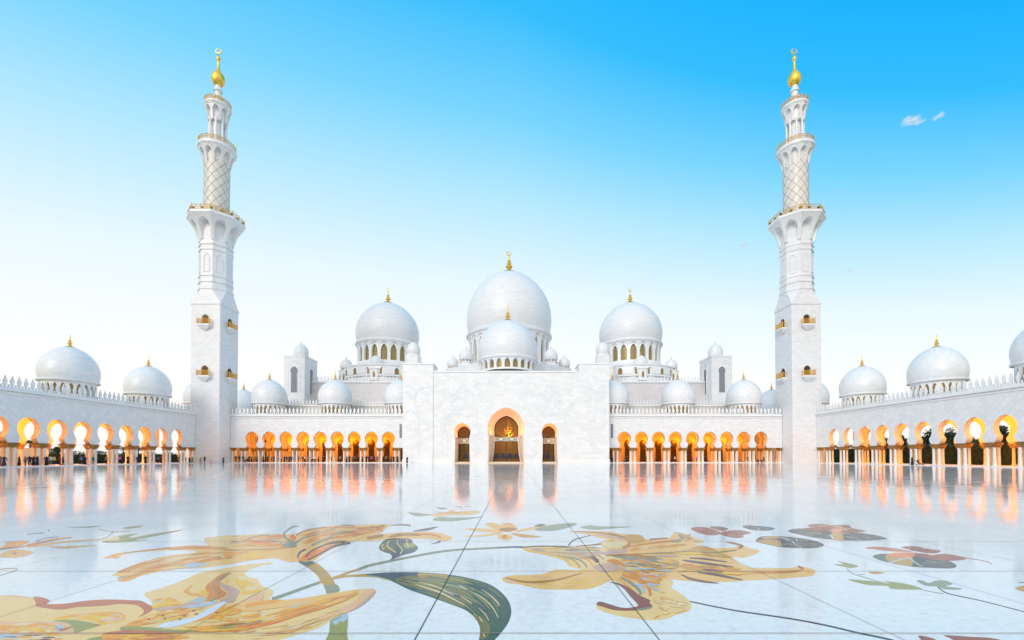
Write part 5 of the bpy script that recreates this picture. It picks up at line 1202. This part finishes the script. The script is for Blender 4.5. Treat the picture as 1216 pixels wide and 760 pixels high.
hedge('hedge',1,60,190,4.6,99,'tall dark hedge filling the arches of the right courtyard arcade',9000)
mb=MB()
mb.box(-101.2,-100.9,60,96.6,-.3,3.4); mb.box(-101.3,-100.8,60,96.6,3.404,3.55)
o=mb.build('garden_wall',M['trim']); tag(o,'plain grey garden wall beyond the left arcade, in front of the hedge','wall')

# ================================================================== CLOUDS
def cloud(px_,py,w,h,label,seed,dens):
    D=3000; x=CX+(px_-PX)/F*D; z=CZ+(541.6-py)/F*D; s=D/F
    mb=MB(); rnd=random.Random(seed); 
    bm=bmesh.new(); bmesh.ops.create_icosphere(bm,subdivisions=3,radius=1)
    me=bpy.data.meshes.new('cloud'); bm.to_mesh(me); bm.free()
    m=bpy.data.materials.new('cloud_vapour'); m.use_nodes=True; nt=m.node_tree; nt.nodes.clear()
    o_=N(nt,'ShaderNodeOutputMaterial'); v=N(nt,'ShaderNodeVolumePrincipled'); t=N(nt,'ShaderNodeTexCoord')
    mp=N(nt,'ShaderNodeMapping'); mp.inputs['Rotation'].default_value=(0,-.35,0); mp.inputs['Location'].default_value=(seed,0,0); nt.links.new(t.outputs['Object'],mp.inputs[0])
    mp2=N(nt,'ShaderNodeMapping'); mp2.inputs['Scale'].default_value=(1.1,1.0,.7); nt.links.new(mp.outputs[0],mp2.inputs[0])
    n=noise(nt,mp2.outputs[0],1.9,7,.62)
    ln=N(nt,'ShaderNodeVectorMath',operation='LENGTH'); nt.links.new(t.outputs['Object'],ln.inputs[0])
    f=mathn(nt,'SUBTRACT',n,mathn(nt,'ADD',mathn(nt,'MULTIPLY',ln.outputs['Value'],.42),.27)); f=mathn(nt,'MAXIMUM',f,0.0)
    nt.links.new(mathn(nt,'MULTIPLY',f,dens),v.inputs['Density']); v.inputs['Color'].default_value=(.97,.97,.98,1); v.inputs['Anisotropy'].default_value=.2
    nt.links.new(v.outputs[0],o_.inputs['Volume']); me.materials.append(m)
    o=bpy.data.objects.new('cloud',me); COL.objects.link(o); o.location=(x,D,z); o.scale=(w*s/2,w*s/3.2,h*s/2); o.rotation_euler=(0,-.22,0)
    tag(o,label,'cloud')
cloud(1090,138,44,17,'larger puff of white cloud high on the right',2.0,.16)
cloud(1121,133,26,12,'smaller puff of cloud right of the larger one',4.0,.14)
cloud(886,289,24,7,'faint wisp of cloud left of the right minaret',6.0,.2)
cloud(1012,320,15,7,'faint wisp of cloud right of the right minaret',8.5,.2)

# ================================================================== SKY, SUN, CAMERA
SUN_EL,SUN_AZ=R_(26),R_(205)         # azimuth measured clockwise from the view direction (+Y): behind the viewer, to the left
w=bpy.data.worlds.new('World'); S.world=w; w.use_nodes=True; nt=w.node_tree; nt.nodes.clear()
out_=N(nt,'ShaderNodeOutputWorld'); bg=N(nt,'ShaderNodeBackground'); bg.inputs['Strength'].default_value=.1
sky=N(nt,'ShaderNodeTexSky'); sky.sky_type='NISHITA'; sky.sun_disc=False; sky.sun_elevation=SUN_EL; sky.sun_rotation=SUN_AZ; sky.air_density=1.0; sky.dust_density=.6; sky.ozone_density=2.0
tc=N(nt,'ShaderNodeTexCoord'); sp=N(nt,'ShaderNodeSeparateXYZ'); nt.links.new(tc.outputs['Generated'],sp.inputs[0])
X,Y,Z=sp.outputs
xx=mathn(nt,'MULTIPLY',mathn(nt,'MULTIPLY',X,X),.30); yy=mathn(nt,'MULTIPLY',Y,Y); zz=mathn(nt,'MULTIPLY',Z,Z)
den=mathn(nt,'SQRT',mathn(nt,'ADD',mathn(nt,'ADD',xx,yy),zz)); el=mathn(nt,'DIVIDE',Z,den)
fr=mathn(nt,'SMOOTH_MIN',1.0,1.0) if False else None
lat=mathn(nt,'MULTIPLY',mathn(nt,'ADD',mathn(nt,'MULTIPLY',mathn(nt,'MAXIMUM',X,0.0),.32),mathn(nt,'MULTIPLY',mathn(nt,'MINIMUM',X,0.0),.16)),mathn(nt,'POWER',mathn(nt,'MAXIMUM',el,0.0),.8))
front=N(nt,'ShaderNodeMapRange'); front.inputs['From Min'].default_value=-.5; front.inputs['From Max'].default_value=.35; nt.links.new(Y,front.inputs['Value'])
fac=mathn(nt,'ADD',el,lat); fac=mathn(nt,'MULTIPLY',fac,mathn(nt,'ADD',mathn(nt,'MULTIPLY',front.outputs[0],.75),.25))
K=10.0
stops=[(0,(.96,.90,.85)),(.08,(.965,.925,.895)),(.20,(.935,.945,.955)),(.36,(.78,.90,.965)),(.50,(.46,.785,.95)),(.61,(.19,.64,.94)),(.72,(.03,.49,.94)),(.84,(.0,.41,.93)),(1,(.0,.34,.88))]
cr=ramp(nt,fac,stops)
sc=N(nt,'ShaderNodeVectorMath',operation='SCALE'); nt.links.new(cr,sc.inputs[0]); sc.inputs['Scale'].default_value=K
up=N(nt,'ShaderNodeMapRange'); up.inputs['From Min'].default_value=.76; up.inputs['From Max'].default_value=.95; nt.links.new(Z,up.inputs['Value'])
pale=mixc(nt,mathn(nt,'MULTIPLY',up.outputs[0],.6),sc.outputs[0],(6.4,7.8,9.0))
mx=mixc(nt,.06,pale,sky.outputs[0])
nt.links.new(mx,bg.inputs['Color']); nt.links.new(bg.outputs[0],out_.inputs['Surface'])
sd=bpy.data.lights.new('sun','SUN'); sd.energy=1.25; sd.angle=R_(25); sd.color=(1,.95,.90)
so=bpy.data.objects.new('sun',sd); COL.objects.link(so)
dirv=Vector((math.sin(SUN_AZ)*math.cos(SUN_EL),math.cos(SUN_AZ)*math.cos(SUN_EL),math.sin(SUN_EL)))   # towards the sun
so.rotation_euler=(-dirv).to_track_quat('-Z','Y').to_euler(); so.location=(0,0,300)
cam=bpy.data.cameras.new('camera'); co=bpy.data.objects.new('camera',cam); COL.objects.link(co); S.camera=co
co.location=(CX,0,CZ); co.rotation_euler=(PI/2+TH,0,0); cam.sensor_width=36; cam.lens=F/1216*36; cam.shift_x=-3/1216; cam.shift_y=(PY-380)/1216
cam.clip_start=.1; cam.clip_end=12000
S.render.resolution_x=1024; S.render.resolution_y=640
S.view_settings.view_transform='Standard'; S.view_settings.look='None'; S.view_settings.exposure=0.15; S.view_settings.gamma=1; S.view_settings.use_curve_mapping=False
S.render.engine='CYCLES'; S.cycles.volume_bounces=6
